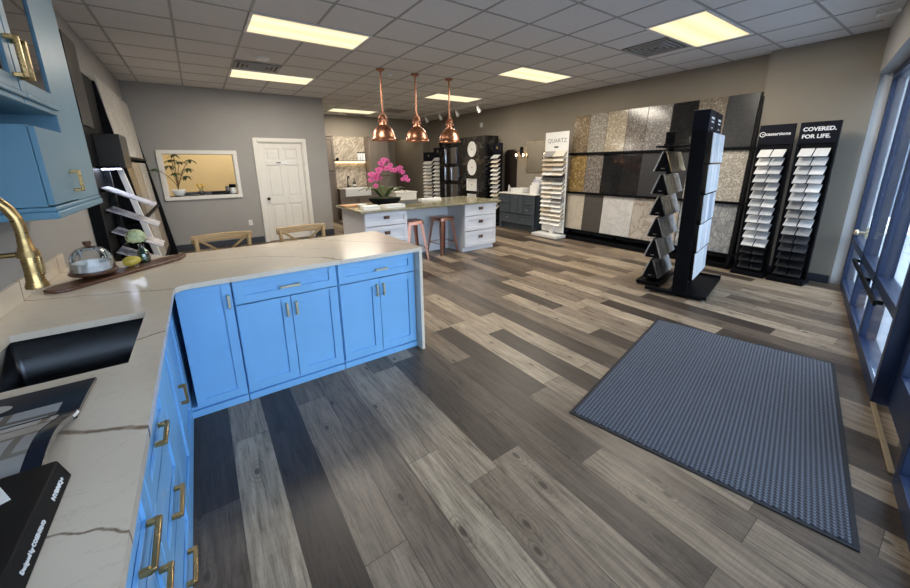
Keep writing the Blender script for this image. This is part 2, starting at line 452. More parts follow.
# only the ledge passes through the opening
cnt = MB(); cnt.box(WX0 + .013, WX1 - .013, .002, .12, WZ0 + .001, WZ0 + .012); cnt.box(-.40, .60, .125, .60, WZ0 - .03, WZ0 + .012); cnt.box(-.40, .60, .42, .60, WZ0 + .012, WZ0 + .05)
cnt.build('sill', M['blackgl'], w1, .003)
# door_1
d1 = bpy.data.objects.new('door_1', None); COL.objects.link(d1); d1['kind'] = 'structure'; d1.location = (0, YF, 0)
mb = MB(); c = .075
mb.box(DX0 - c, DX0, -.022, 0, 0, DZ + c); mb.box(DX1, DX1 + c, -.022, 0, 0, DZ + c); mb.box(DX0, DX1, -.022, 0, DZ, DZ + c)
mb.box(DX0, DX0 + .02, 0, .1, 0, DZ); mb.box(DX1 - .02, DX1, 0, .1, 0, DZ); mb.box(DX0, DX1, 0, .1, DZ - .02, DZ)
mb.build('door_frame', M['trim'], d1, .004)
mb = MB(); A0, A1 = DX0 + .022, DX1 - .022; xm = (A0 + A1) / 2
mb.box(A0, A1, .032, .06, .012, DZ - .022)
st, ms = .105, .09
mb.box(A0, A0 + st, .018, .032, .012, DZ - .022); mb.box(A1 - st, A1, .018, .032, .012, DZ - .022); mb.box(xm - ms / 2, xm + ms / 2, .018, .032, .012, DZ - .022)
rails = [(.012, .22), (.78, .93), (1.58, 1.68), (1.91, DZ - .022)]
for z0, z1 in rails:
    mb.box(A0 + st, xm - ms / 2, .018, .032, z0, z1); mb.box(xm + ms / 2, A1 - st, .018, .032, z0, z1)
for z0, z1 in ((.22, .78), (.93, 1.58), (1.68, 1.91)):
    for x0, x1 in ((A0 + st, xm - ms / 2), (xm + ms / 2, A1 - st)):
        mb.box(x0 + .04, x1 - .04, .022, .032, z0 + .04, z1 - .04)
mb.build('door_leaf', M['trim'], d1, .004)
mb = MB(); mb.cyl((A0 + .065, .018, .90), (A0 + .065, -.03, .90), .012, .012); mb.ball((A0 + .065, -.045, .90), .028, (1, .8, 1)); mb.cyl((A0 + .065, .018, .9), (A0 + .065, .012, .9), .032)
mb.build('door_handle', M['bronze'], d1)
mb = MB(); mb.box(xm - .14, xm + .14, .008, .017, 1.60, 1.665); sg = mb.build('door_sign', M['white'], d1, .002, label='small white nameplate')
mb = MB(); mb.box(xm - .115, xm - .03, .006, .009, 1.62, 1.645); mb.build('emblem', M['greyink'], sg)

# storefront: window_2 (far section), door_2, window_3 (near section)
def sf_section(name, x0, x1, mull, rail=True):
    r = bpy.data.objects.new(name, None); COL.objects.link(r); r['kind'] = 'structure'
    r.location = (6.6, .8, 0); r.rotation_euler = (0, 0, TH)
    l0, l1 = sfl(x0), sfl(x1)
    f = MB(); f.box(l0, l1, -.1, 0, 0, .10); f.box(l0, l1, -.1, 0, 2.42, 2.50)
    f.box(l0, l0 + .06, -.1, 0, .1, 2.42); f.box(l1 - .06, l1, -.1, 0, .1, 2.42)
    f.build('frame', M['frame_blue'], r, .003)
    xs = [x0] + list(mull) + [x1]
    for m in mull:
        q = MB(); l = sfl(m); q.box(l - .025, l + .025, -.1, 0, .1, 2.42); q.build('mullion', M['frame_blue'], r, .003)
    for i in range(len(xs) - 1):
        p0, p1 = sfl(xs[i]) + .03, sfl(xs[i + 1]) - .03
        if rail:
            q = MB(); q.box(p0, p1, -.1, -.005, .56, .64); q.build('rail', M['frame_blue'], r, .003)
            for z0, z1 in ((.1, .56), (.64, 2.42)):
                q = MB(); q.box(p0, p1, -.026, -.020, z0, z1); q.build('pane', M['glass'], r)
        else:
            q = MB(); q.box(p0, p1, -.026, -.020, .1, 2.42); q.build('pane', M['glass'], r)
    return r
w2 = sf_section('window_2', 3.44, 6.55, (4.45, 5.36))
q = MB(); q.box(sfl(3.86), sfl(5.45), .03, .05, .535, .575)
for x in (3.9, 4.6, 5.4): q.box(sfl(x) - .012, sfl(x) + .012, -.005, .03, .54, .57)
q.build('push_bar', M['black'], w2, .004, label='black horizontal bar')
q = MB(); q.box(sfl(5.36) - .02, sfl(5.36) + .02, 0, .02, .80, .90); q.cyl((sfl(5.36), .02, .85), (sfl(5.36), .07, .85), .012); q.ball((sfl(5.36), .08, .85), .03, (1, .7, 1))
q.build('latch', M['champ'], w2, label='small tan latch knob')
w3 = sf_section('window_3', -.95, 2.60, (-.1, .78, 1.66), rail=True)
d2 = bpy.data.objects.new('door_2', None); COL.objects.link(d2); d2['kind'] = 'structure'
d2.location = (6.6, .8, 0); d2.rotation_euler = (0, 0, TH)
l0, l1 = sfl(2.60) + .002, sfl(3.44) - .002
q = MB(); q.box(l0, l1, -.12, 0, 2.20, 2.50); q.build('transom', M['frame_blue'], d2, .003)
q = MB(); q.box(l0 + .01, l1 - .01, -.115, -.07, .02, .27); q.box(l0 + .01, l1 - .01, -.115, -.07, 2.08, 2.19)
q.box(l0 + .01, l0 + .11, -.115, -.07, .27, 2.08); q.box(l1 - .11, l1 - .01, -.115, -.07, .27, 2.08); q.build('door_leaf', M['frame_blue'], d2, .004)
q = MB(); q.box(l0 + .11, l1 - .11, -.095, -.089, .27, 2.08); q.build('pane', M['glass'], d2)
q = MB(); q.box(l0 + .1, l1 - .1, -.045, -.02, .98, 1.02); q.box(l0 + .1, l0 + .13, -.07, -.02, .98, 1.02); q.box(l1 - .13, l1 - .1, -.07, -.02, .98, 1.02)
q.build('push_bar', M['steel'], d2, .005)
q = MB(); q.box(l0 + .07, l1 - .02, -.022, .004, .001, .014); q.build('threshold', M['tread'], d2, .004, label='bare wooden strip')
# outside
mb = MB(); p = [sf(-8, -.13), sf(12, -.13), sf(12, -4), sf(-8, -4)]
M['pave'] = paint('concrete_pavement', srgb(190, 192, 195), .8, .06, 2); M['asphalt'] = paint('asphalt', srgb(120, 122, 126), .85, .08, 3)
mb.prism([(v.x, v.y) for v in p], -.14, -.02); struct('sidewalk', mb, M['pave'])
mb = MB(); p = [sf(-40, -4.01), sf(60, -4.01), sf(60, -60), sf(-40, -60)]
mb.prism([(v.x, v.y) for v in p], -.3, -.14); struct('parking_lot', mb, M['asphalt'])

mb = MB(); mb.box(17, 17.4, -16, 2.75, -.14, 5.2)  # added wall outside, placed to dim what shows through the far panes
for k in range(12): mb.box(16.97, 17, -16, 2.75, .2 + .4 * k, .22 + .4 * k)
struct('wall_glare_block', mb, paint('glare_block_siding', srgb(118, 134, 152), .8, .06, 1))
# ------------------------------------------------------------------ ceiling fixtures
def lens_mat():
    t = NT('troffer_lens'); sp = t.n('ShaderNodeSeparateXYZ', inp={0: t.obj()})
    v = t.math('ABSOLUTE', sp.outputs[1])
    c = t.ramp(t.math('MULTIPLY', v, 4.0), [(0, (1, .80, .44, 1)), (.35, (1, .87, .56, 1)), (.62, (1, .91, .64, 1)), (1, (1, .80, .46, 1))])
    t.set(color=(.02, .02, .02, 1), emit=c, es=LENS, rough=.5); return t.m
LENS = .92
M['lens'] = lens_mat()
first = None
LL = [('large, nearest the front on the left', 1.235, 4.52), ('above the far white door, beside a vent', 1.235, 6.93), ('nearest the glass storefront beside a square vent', 4.81, 2.10),
      ('second from the storefront, before the right wall', 4.81, 4.54), ('behind the copper pendants, before the track lights', 4.84, 6.96), ('farthest one, in the alcove over the kitchenette', 3.65, 9.98)]
for i, (d, x, y) in enumerate(LL):
    lab = 'lit rectangular ceiling light panel, ' + d
    if i == 0:
        first = thing('ceiling_light', lab, 'ceiling light', (x, y, ZC - .001), 0, 'lit panels in the tiled ceiling')
        q = MB()
        q.box(-.605, .605, -.30, -.275, -.012, 0); q.box(-.605, .605, .275, .30, -.012, 0); q.box(-.605, -.58, -.275, .275, -.012, 0); q.box(.58, .605, -.275, .275, -.012, 0)
        q.build('frame', M['white'], first)
        q = MB(); q.box(-.58, .58, -.275, .275, -.008, -.001); q.build('diffuser', M['lens'], first)
    else:
        o = copy_tree(first); o.location = (x, y, ZC - .001); o['label'] = lab
M['vent'] = paint('vent_grey', srgb(160, 158, 154), .5, .05)
M['ventdark'] = paint('vent_dark', srgb(70, 69, 68), .7, .05)
def vent(lab, x, y, w, d, square=False):
    r = thing('ceiling_vent', lab, 'vent', (x, y, ZC), 0, 'ceiling air vents')
    q = MB(); q.box(-w / 2, w / 2, -d / 2, d / 2, -.006, -.001); q.build('backing', M['ventdark'], r)
    q = MB(); e = .03
    q.box(-w / 2, w / 2, -d / 2, -d / 2 + e, -.018, -.006); q.box(-w / 2, w / 2, d / 2 - e, d / 2, -.018, -.006)
    q.box(-w / 2, -w / 2 + e, -d / 2, d / 2, -.018, -.006); q.box(w / 2 - e, w / 2, -d / 2, d / 2, -.018, -.006); q.build('frame', M['vent'], r, .002)
    k = 1
    ww, dd = w / 2 - e - .035, d / 2 - e - .035
    while ww > .03 and dd > .02 and k < 6:
        q = MB(); b = .022
        q.box(-ww, ww, -dd, -dd + b, -.02, -.008); q.box(-ww, ww, dd - b, dd, -.02, -.008); q.box(-ww, -ww + b, -dd + b, dd - b, -.02, -.008); q.box(ww - b, ww, -dd + b, dd - b, -.02, -.008)
        q.build('louver', M['vent'], r); ww -= .055; dd -= .055; k += 1
vent('grey ceiling vent beside the panel above the white door', .94, 6.32, .58, .42)
vent('square grey ceiling vent beside the panel nearest the storefront', 5.0, 2.68, .58, .58)
vent('dark ceiling vent behind the left copper pendant lamp', 4.6, 9.35, .5, .5)
vent('narrow dark ceiling vent at the back of the alcove', 4.0, 10.7, .5, .2)
def disc(lab, x, y, r0, name='smoke_detector'):
    q = MB(); q.lathe([(r0, 0), (r0, -.012), (r0 * .8, -.03), (0, -.034)], (x, y, ZC - .0005), 20)
    tag(q.build(name, M['white']), lab, 'detector')
disc('small round white smoke detector beside the left pendant', 2.75, 5.75, .05)
disc('flat round ceiling speaker above the white door vent', .94, 5.82, .09, 'ceiling_speaker')

# track light
tr = thing('track_light', 'white ceiling track with four small spot heads near right wall', 'track light', (5.74, 8.45, ZC))
q = MB(); q.box(-.018, .018, -1.5, 1.5, -.03, -.001); q.build('rail', M['white'], tr, .003)
for yy in (1.25, .5, -.3, -1.2):
    q = MB(); q.cyl((0, yy, -.03), (0, yy, -.09), .008); h = q.build('spot_head', M['white'], tr)
    ax = Vector((.5, -.1, -1)).normalized()
    q = MB(); p0 = Vector((0, yy, -.08)); q.cyl(p0, p0 + ax * .13, .03, .05, 16); q.cyl(p0 + ax * .13, p0 + ax * .14, .05, .044, 16); q.build('lamp_shade', M['white'], h)

# copper pendants
pend = None
for i, (x, lab) in enumerate(((2.50, 'leftmost of three copper dome pendants above white island'), (3.10, 'middle of three copper dome pendants above white island'), (3.755, 'rightmost of three copper dome pendants above white island'))):
    if i == 0:
        pend = thing('pendant_lamp', lab, 'pendant lamp', (x, 5.53, ZC), 0, 'copper pendants over the island')
        q = MB(); q.lathe([(.065, -.001), (.065, -.02), (.03, -.035), (.0, -.036)], n=24); q.build('canopy', M['copper'], pend)
        q = MB(); q.cyl((0, 0, -.035), (0, 0, -.66), .013, n=12); q.ball((0, 0, -.66), .018); q.build('stem', M['copper'], pend)
        q = MB(); q.lathe([(.012, -.64), (.02, -.66), (.045, -.68), (.05, -.70), (.042, -.715), (.046, -.74), (.055, -.745), (.055, -.80), (.06, -.81)], n=24)
        so = q.build('socket', M['copper'], pend)
        for s in (-1, 1):
            q = MB(); q.tube([(s * .012, 0, -.60), (s * .05, 0, -.66), (s * .075, 0, -.73), (s * .06, 0, -.775)], .006, 8); q.ball((s * .072, 0, -.745), .014); q.build('bracket', M['copper'], so)
        q = MB(); q.lathe([(.058, -.805), (.085, -.815), (.112, -.838), (.138, -.868), (.160, -.91), (.176, -.96), (.186, -1.005), (.203, -1.02), (.205, -1.035), (.198, -1.035), (.182, -1.012), (.171, -.96), (.154, -.912), (.132, -.872), (.106, -.844), (.08, -.824), (.05, -.815)], n=36)
        q.build('lamp_shade', M['copper'], pend)
        q = MB(); q.ball((0, 0, -.93), .045); q.build('bulb', M['white'], pend)
    else:
        o = copy_tree(pend); o.location = (x, 5.53, ZC); o['label'] = lab

# ------------------------------------------------------------------ cabinets
def shaker(q, x0, x1, z0, z1, y=0.0, th=.02, st=.06, M=None):
    """five-piece front in the xz plane, face towards -y at y-th"""
    q.box(x0, x1, y - th * .45, y, z0, z1)
    q.box(x0, x0 + st, y - th, y - th * .45, z0, z1); q.box(x1 - st, x1, y - th, y - th * .45, z0, z1)
    q.box(x0 + st, x1 - st, y - th, y - th * .45, z0, z0 + st); q.box(x0 + st, x1 - st, y - th, y - th * .45, z1 - st, z1)
def bar_pull(kind, cx, cz, ln, y, parent, mat, w=.014, out=.034):
    q = MB(); a = ln / 2
    if kind == 'v':
        q.box(cx - w / 2, cx + w / 2, y - out, y - out + .012, cz - a, cz + a)
        for s in (-1, 1): q.box(cx - w / 2, cx + w / 2, y - out + .012, y, cz + s * a - (w if s > 0 else 0), cz + s * a + (w if s < 0 else 0))
    elif kind == 'h':
        q.box(cx - a, cx + a, y - out, y - out + .012, cz - w / 2, cz + w / 2)
        for s in (-1, 1): q.box(cx + s * a - (w if s > 0 else 0), cx + s * a + (w if s < 0 else 0), y - out + .012, y, cz - w / 2, cz + w / 2)
    elif kind == 'cup':
        n = 12
        pr = [(.0, .022), (.016, .020), (.026, .008), (.028, -.012)]
        vs, fs = [], []
        for d, dz in pr:
            for k in range(n + 1):
                t = PI * k / n
                vs.append((cx + math.cos(t) * a * (1 if d > .001 else 1.0), y - d * math.sin(t) - .001, cz + dz - (.01 if k in (0, n) else 0)))
        for i in range(len(pr) - 1):
            for k in range(n): fs.append((i * (n + 1) + k, i * (n + 1) + k + 1, (i + 1) * (n + 1) + k + 1, (i + 1) * (n + 1) + k))
        q.add(vs, fs); q.box(cx - a - .006, cx + a + .006, y - .004, y, cz - .024, cz + .026)
    return q.build('handle', mat, parent, .002)
def cabinet(name, lab, cat, loc, rz, w, d, z0, z1, mat, fronts, hmat, group=None, toe=.05, st=.06, toe_in=0.0):
    r = thing(name, lab, cat, loc, rz, group)
    q = MB(); zb = z0 + toe; e = .018
    q.box(0, w, 0, d, zb, zb + e); q.box(0, e, 0, d, zb + e, z1); q.box(w - e, w, 0, d, zb + e, z1); q.box(e, w - e, d - e, d, zb + e, z1)
    q.box(e, w - e, 0, e, z1 - .03, z1)
    q.build('body', mat, r, .0015)
    if toe: q = MB(); q.box(0, w, toe_in - (.018 if not toe_in else 0), d, z0 + .002, z0 + toe - .002); q.build('plinth', mat, r, .002)
    for f in fronts:
        q = MB(); kind, x0, x1, a, b = f[:5]
        shaker(q, x0, x1, a, b, -.0005, st=min(st, (b - a) * .32, (x1 - x0) * .3))
        p = q.build(kind, mat, r, .0015)
        if len(f) > 5:
            hk, cx, cz, ln = f[5:9]; bar_pull(hk, cx, cz, ln, -.02, p, hmat)
    return r
B = M['blue']; H_ = M['brass']; HC = M['champ']; R90 = PI / 2
G1 = 'blue base cabinets of the peninsula'
cabinet('base_cabinet', 'narrow blue corner base cabinet with one tall door and vertical pull', 'cabinet', (-.262, 2.605, 0), 0, .332, .6, 0, .875, B,
        [('door', .05, .327, .065, .868, 'v', .309, .735, .085)], HC, G1, st=.05)
cabinet('base_cabinet', 'middle blue base cabinet, one wide drawer over two doors', 'cabinet', (.075, 2.605, 0), 0, .66, .6, 0, .875, B,
        [('drawer', .005, .655, .698, .868, 'h', .335, .768, .13), ('door', .005, .328, .065, .690, 'v', .30, .60, .095), ('door', .332, .655, .065, .690, 'v', .36, .60, .095)], HC, G1)
cabinet('base_cabinet', 'blue base cabinet at the waterfall end, drawer over two doors', 'cabinet', (.74, 2.605, 0), 0, .64, .6, 0, .875, B,
        [('drawer', .005, .635, .698, .868, 'h', .34, .768, .105), ('door', .005, .318, .065, .690, 'v', .292, .60, .095), ('door', .322, .635, .065, .690, 'v', .348, .60, .095)], HC, G1)
G2 = 'blue base cabinets under the sink run'
def leftcab(lab, y0, y1, fronts):
    return cabinet('base_cabinet', lab, 'cabinet', (-.262, y0, 0), R90, y1 - y0, .565, 0, .875, B, fronts, H_, G2)
leftcab('blue sink base cabinet by the inner corner, three drawer fronts and two doors', 1.16, 2.60,
        [('door', .545, .96, .065, .868), ('door', .964, 1.40, .065, .868, 'v', 1.015, .41, .11),
         ('drawer', .005, .54, .60, .868, 'h', .27, .685, .125), ('drawer', .005, .54, .335, .592, 'h', .27, .40, .15), ('drawer', .005, .54, .065, .327, 'h', .24, .13, .15)])
leftcab('blue base cabinet nearest the camera below the black binder, large brass pull', .60, 1.155,
        [('drawer', .005, .55, .60, .868, 'h', .40, .66, .16), ('drawer', .005, .55, .065, .592, 'h', .40, .50, .16)])
leftcab('blue base cabinet at the near end of the counter', -.3, .595, [('drawer', .005, .89, .60, .868), ('door', .005, .445, .065, .592), ('door', .45, .89, .065, .592)])

# counter: one continuous worktop with waterfall end
M['quartz'] = quartz_top('cream_quartz', srgb(222, 210, 192), srgb(112, 88, 66), [
    (-.84, 2.69, -.50, 2.57, .006), (-.50, 2.57, -.2, 2.45, .006), (-.29, 1.775, -.19, 1.815, .007), (-.84, 1.44, -.42, 1.24, .008), (-.42, 1.24, -.19, 1.11, .011),
    (-.62, 1.02, -.34, .86, .004), (-.34, .86, -.2, .77, .004), (-.84, 3.30, .30, 2.98, .006), (.30, 2.98, .72, 2.60, .006), (.75, 3.44, 1.24, 2.86, .005), (1.24, 2.86, 1.41, 2.60, .005), (.66, 2.66, .76, 2.50, .010),
    (.2, 3.45, .75, 2.96, .003)])
ct = MB(); T0, T1 = .877, .907
for (x0, x1, y0, y1) in ((-.838, -.2, -.3, 1.57), (-.838, -.72, 1.57, 2.13), (-.29, -.2, 1.57, 2.13), (-.838, -.2, 2.13, 3.45), (-.2, 1.41, 2.5, 3.45)): ct.box(x0, x1, y0, y1, T0, T1)
arc = [(-.2 + .07 - .07 * math.cos(t), 2.5 - .07 + .07 * math.sin(t)) for t in [PI / 2 * k / 6 for k in range(7)]]
ct.prism([(-.2, 2.5)] + list(reversed(arc)), T0, T1)
counter = ct.build('countertop', M['quartz'], None)
tag(counter, 'cream veined stone worktop with waterfall end on the blue cabinets', 'countertop')
q = MB(); q.box(1.382, 1.41, 2.5, 3.45, 0.001, T0); q.build('waterfall_panel', M['quartz'], counter, .002)
q = MB(); q.box(-.838, -.818, -.3, 3.45, T1, 1.01); q.build('backsplash', M['quartz'], counter, .002)

# sink
sk = thing('sink', 'dark steel undermount sink basin sunk into the cream worktop', 'sink', (-.505, 1.85, .876))
q = MB(); w, l, dp, t = .222, .287, .22, .004
ins = [(-w, -l), (w, -l), (w, l), (-w, l)]
def rr(w, l, r, n=5):
    o = []
    for (cx, cy, a0) in ((w - r, l - r, 0), (-w + r, l - r, 1), (-w + r, -l + r, 2), (w - r, -l + r, 3)):
        for k in range(n + 1):
            a = (a0 + k / n) * PI / 2; o.append((cx + r * math.cos(a), cy + r * math.sin(a)))
    return o
o1, o2, o3 = rr(w, l, .02), rr(w, l, .02), rr(w - .012, l - .012, .012)
n = len(o1)
vs = [(x, y, 0) for x, y in o1] + [(x, y, -dp + .008) for x, y in o2] + [(x, y, -dp) for x, y in o3]
fs = [(i, (i + 1) % n, n + (i + 1) % n, n + i) for i in range(n)] + [(n + i, n + (i + 1) % n, 2 * n + (i + 1) % n, 2 * n + i) for i in range(n)] + [tuple(range(2 * n, 3 * n))]
q.add(vs, fs)
M['sinksteel'] = brushed('sink_steel', srgb(82, 85, 90), .34)
sb = q.build('basin', M['sinksteel'], sk)
sd = sb.modifiers.new('solid', 'SOLIDIFY'); sd.thickness = .003; sd.offset = -1
q = MB(); q.lathe([(.045, -dp + .001), (.045, -dp + .004), (.03, -dp + .005), (.0, -dp + .002)], n=20); q.build('drain', M['chrome'], sk)

# pull-down faucet: column at the wall behind the sink, spray head hanging over the basin
fc = thing('faucet', 'brushed gold high-arc kitchen faucet, spray head hanging over the sink', 'faucet', (-.79, 1.735, T1 + .0005))
q = MB(); q.lathe([(.030, 0), (.030, .008), (.026, .014), (.0245, .03)], n=24); q.build('base_ring', M['brass'], fc)
q = MB(); q.lathe([(.0245, .014), (.0235, .16), (.0205, .172), (.0, .174)], n=24); q.build('body', M['brass'], fc)
R0, ZA = .15, .47
sp_ = [(0, 0, .17), (0, 0, .26), (0, 0, .36)] + [(R0 - R0 * math.cos(PI * k / 14), 0, ZA + R0 * math.sin(PI * k / 14) * .95) for k in range(15)] + [(2 * R0, 0, .43)]
q = MB(); q.tube(sp_, .0148, 18); q.build('spout', M['brass'], fc)
q = MB(); q.lathe([(.0152, .435), (.0165, .43), (.0175, .41), (.0205, .405), (.021, .33), (.0225, .295), (.0285, .278), (.0285, .270), (.020, .267), (0, .267)], (2 * R0, 0, 0), 24); sh_ = q.build('spray_head', M['brass'], fc)
q = MB(); q.box(2 * R0 + .015, 2 * R0 + .027, -.010, .010, .31, .395); q.build('spray_button', M['brass'], sh_, .004)
q = MB(); q.cyl((0, 0, .385), (2 * R0 - .018, 0, .385), .008); q.cyl((2 * R0, 0, .375), (2 * R0, 0, .395), .027); q.build('docking_arm', M['brass'], fc)
q = MB(); q.cyl((0, -.02, .10), (0, -.06, .10), .012); q.tube([(0, -.05, .10), (0, -.08, .13), (0, -.10, .19)], .006, 8); q.build('lever', M['brass'], fc)

# serving board and what stands on it
ang = math.atan2(.55, .54)
bd = thing('serving_board', 'long dark wooden serving board lying across the worktop corner', 'board', (-.455, 3.055, T1 + .0003), ang)
q = MB(); L2, W2 = .415, .075
pl = [(-L2, -W2 + .035), (-L2 + .05, -W2), (L2 - .11, -W2), (L2 - .01, -.02), (L2, 0.015), (L2 - .04, .045), (L2 - .14, W2), (-L2 + .05, W2), (-L2, W2 - .035)]
q.prism(pl, 0, .018); q.build('plank', M['walnut'], bd, .004)
bz = T1 + .019
cs = thing('cake_stand', 'low wooden cake stand with fluted glass dome on the board', 'cake stand', (-.60, 2.99, bz))
q = MB(); q.lathe([(.05, 0), (.07, .006), (.105, .016), (.112, .024), (.112, .034), (.10, .036), (0, .036)], n=36); q.build('plate', M['walnut'], cs, .001)
q = MB(); q.lathe([(.086, .037), (.09, .06), (.092, .082), (.088, .088), (.083, .08), (.076, .045), (0, .044)], n=36)
M['porcelain'] = paint('textured_white_glass', srgb(232, 236, 238), .25, .05, 60, .3, bscale=120); q.build('bowl', M['porcelain'], cs)
q = MB(); vs, fs, n = [], [], 48
pr = [(.100, .037), (.099, .07), (.094, .11), (.080, .145), (.056, .168), (.028, .178), (.008, .181)]
for r, z in pr:
    for k in range(n):
        rr_ = r * (1 + .035 * math.cos(k * 2 * PI / n * 12) * (1 if r > .02 else 0)); vs.append((rr_ * math.cos(2 * PI * k / n), rr_ * math.sin(2 * PI * k / n), z))
for i in range(len(pr) - 1):
    for k in range(n): fs.append((i * n + k, i * n + (k + 1) % n, (i + 1) * n + (k + 1) % n, (i + 1) * n + k))
q.add(vs, fs); dm = q.build('dome', M['jar_glass'], cs)
q = MB(); q.lathe([(.012, .180), (.016, .188), (.021, .205), (.019, .212), (0, .213)], n=18); q.build('knob', M['walnut'], dm)
lm = thing('pear', 'yellow green pear lying on the wooden board', 'fruit', (-.44, 3.12, bz))
q = MB(); q.lathe([(0, -.045), (.018, -.042), (.032, -.025), (.036, -.005), (.031, .018), (.021, .036), (.012, .047), (0, .05)], n=20, M=Matrix.Translation((0, 0, .036)) @ Matrix.Rotation(1.45, 4, 'Y') )
M['pear'] = paint('pear_skin', srgb(214, 190, 84), .4, .10, 30); q.build('flesh', M['pear'], lm, label='yellow green skin')
q = MB(); q.tube([(.046, 0, .03), (.058, 0, .032), (.064, .004, .036)], .002, 6); q.build('stem', M['walnut'], lm)
vz = thing('vase', 'green glass bottle vase holding a pale hydrangea head', 'vase', (-.385, 3.21, bz))
q = MB(); q.lathe([(.0, .0), (.034, .0), (.038, .01), (.038, .05), (.03, .078), (.017, .098), (.014, .118), (.019, .126), (.015, .126), (.011, .116), (.013, .098), (.026, .076), (.034, .05), (.033, .012), (0, .008)], n=28)
q.build('bottle', M['green_glass'], vz)
hy = thing('hydrangea', 'pale green hydrangea bloom standing in the glass vase', 'flower', (-.385, 3.21, bz + .01))
M['stem'] = paint('leaf_green', srgb(74, 100, 60), .5, .2, 12); M['hyd'] = paint('hydrangea_petals', srgb(206, 216, 172), .7, .22, 60)
q = MB(); q.tube([(0, 0, 0), (.003, 0, .07), (-.008, 0, .13), (-.016, -.005, .16)], .003, 6); q.build('stem', M['stem'], hy)
q = MB(); q.ball((-.018, -.005, .172), .046, (1, 1, .9), 14, 8)
for k in range(150):
    z = random.uniform(-.75, 1); a = random.uniform(0, 2 * PI); s = math.sqrt(1 - z * z)
    nrm = Vector((s * math.cos(a), s * math.sin(a), z)); c = Vector((-.018, -.005, .172)) + Vector((nrm.x * .052, nrm.y * .052, nrm.z * .048))
    u = nrm.orthogonal().normalized(); w = nrm.cross(u); sz = random.uniform(.007, .010)
    for k4 in range(4):
        d = u * math.cos(k4 * PI / 2) + w * math.sin(k4 * PI / 2); e = nrm.cross(d)
        q.add([c, c + d * sz * .6 + e * sz * .5 + nrm * .002, c + d * sz * 1.2 + nrm * .001, c + d * sz * .6 - e * sz * .5 + nrm * .002], [(0, 1, 2, 3)])
q.build('bloom', M['hyd'], hy)
for s, a in ((1, .3), (-1, 2.6), (1, 1.3)):
    q = MB(); d = Vector((math.cos(a), math.sin(a), 0)); e = Vector((-d.y, d.x, 0)); c = Vector((-.01, 0, .13))
    q.sheet(lambda u, v: c + d * (.085 * u) + e * ((v - .5) * .05 * math.sin(PI * min(1, u * .98 + .02)) ** .8) + Vector((0, 0, .02 * math.sin(u * PI) - .01 * u)), 8, 4, .0008); q.build('leaf', M['stem'], hy)

# open magazine and black binder
mg = thing('magazine', 'open magazine with dark pages and kitchen photo beside the sink', 'magazine', (-.56, 1.23, T1 + .0004), -.02)
M['page_dark'] = paint('dark_page', srgb(26, 28, 40), .22, .1, 6); 
def photo_mat():
    t = NT('printed_kitchen_photo'); o = t.obj(); sp = t.n('ShaderNodeSeparateXYZ', inp={0: o})
    br = t.n('ShaderNodeTexBrick', inp={'Vector': t.mapping(o, (2.6, 3.4, 1), (0, 0, .05), (.13, .2, 0)), 'Color1': srgb(176, 178, 180), 'Color2': srgb(158, 160, 164), 'Mortar': srgb(92, 84, 76), 'Scale': 1.0, 'Mortar Size': .022})
    t.set(color=t.mix(t.ramp(t.noise(o, 4, 3), [(.35, (0, 0, 0, 1)), (.7, (.8, .8, .8, 1))]), br.outputs[0], srgb(128, 122, 114)), rough=.22); return t.m
M['photo'] = photo_mat()
q = MB(); q.sheet(lambda u, v: (-.30 + .50 * u, .045 + .215 * v, .012 + .004 * math.sin(v * PI)), 10, 8, .010); q.build('page_stack', M['page_dark'], mg, label='dark upper page')
def curl(v): return .011 + .034 * max(0, math.sin(min(1, v * 1.02) * PI)) ** 1.5
q = MB(); q.sheet(lambda u, v: (-.30 + .50 * u, -.25 + .31 * v, .011 + curl(v) * (.6 + .4 * u)), 12, 24, .012); lo = q.build('page_stack', M['page_dark'], mg, label='curling lower pages')
q = MB(); q.sheet(lambda u, v: (-.30 + .468 * u, -.235 + .285 * v, .0125 + curl(.048 + v * .92) * (.6 + .4 * u * .93)), 12, 24, .0004); q.build('picture', M['photo'], lo, label='grey kitchen photograph')
q = MB(); q.sheet(lambda u, v: (.199 + .004 * u, .02 + .038 * v, .011 + curl((.27 + .038 * v) / .31) - .002 - .006 * u), 1, 8, .002); q.build('page_edge', M['paper'], lo)
q = MB(); q.sheet(lambda u, v: (-.30 + .455 * u, .047 + .085 * v, .0142 + .004 * math.sin(v * .35 * PI)), 6, 4, .0004); q.build('picture', M['photo'], mg, label='upper strip of the kitchen photograph')
q = MB(); q.lathe([(.062, .0175), (.062, .0180), (0, .0180)], (-.03, .175, 0), 28, 1.25, .5); q.build('emblem', paint('printed_oval', srgb(168, 166, 158), .3, .12, 20), mg, label='pale printed oval')

bk = thing('binder', 'thick black sample binder with white spine lettering', 'binder', (-.333, 1.018, T1 + .0004), 0)
bh = .048
q = MB(); q.prism([(-.33, 0), (.010, 0), (.012, .003), (-.001, bh - .002), (-.005, bh), (-.33, bh)], 0, .52, frame3((1, 0, 0), (0, 0, 1), (0, -1, 0), (0, 0, 0)))
q.build('cover', paint('black_book_cloth', srgb(12, 13, 16), .6, .1, 10, spec=.2), bk, .0015)
SM = frame3((0, 1, 0), (-0.27, 0, .963), (.963, 0, .27), (.0083, -.093, .017)); lettering('HYBRIQ+', .0135, M['letter'], bk, SM, bold=.0001, sx=1.15)
SM = frame3((0, 1, 0), (-0.27, 0, .963), (.963, 0, .27), (.0083, -.255, .017)); lettering('Designed by COSENTINO', .0115, M['letter'], bk, SM, bold=.0, sx=.88)
q = MB(); q.box(-.07, .07, -.05, .05, 0, .0012); cd = q.build('card', M['paper']); cd.location = (-.463, .945, T1 + bh + .0008); cd.rotation_euler = (0, 0, .49)
tag(cd, 'white card lying on the black binder', 'card')

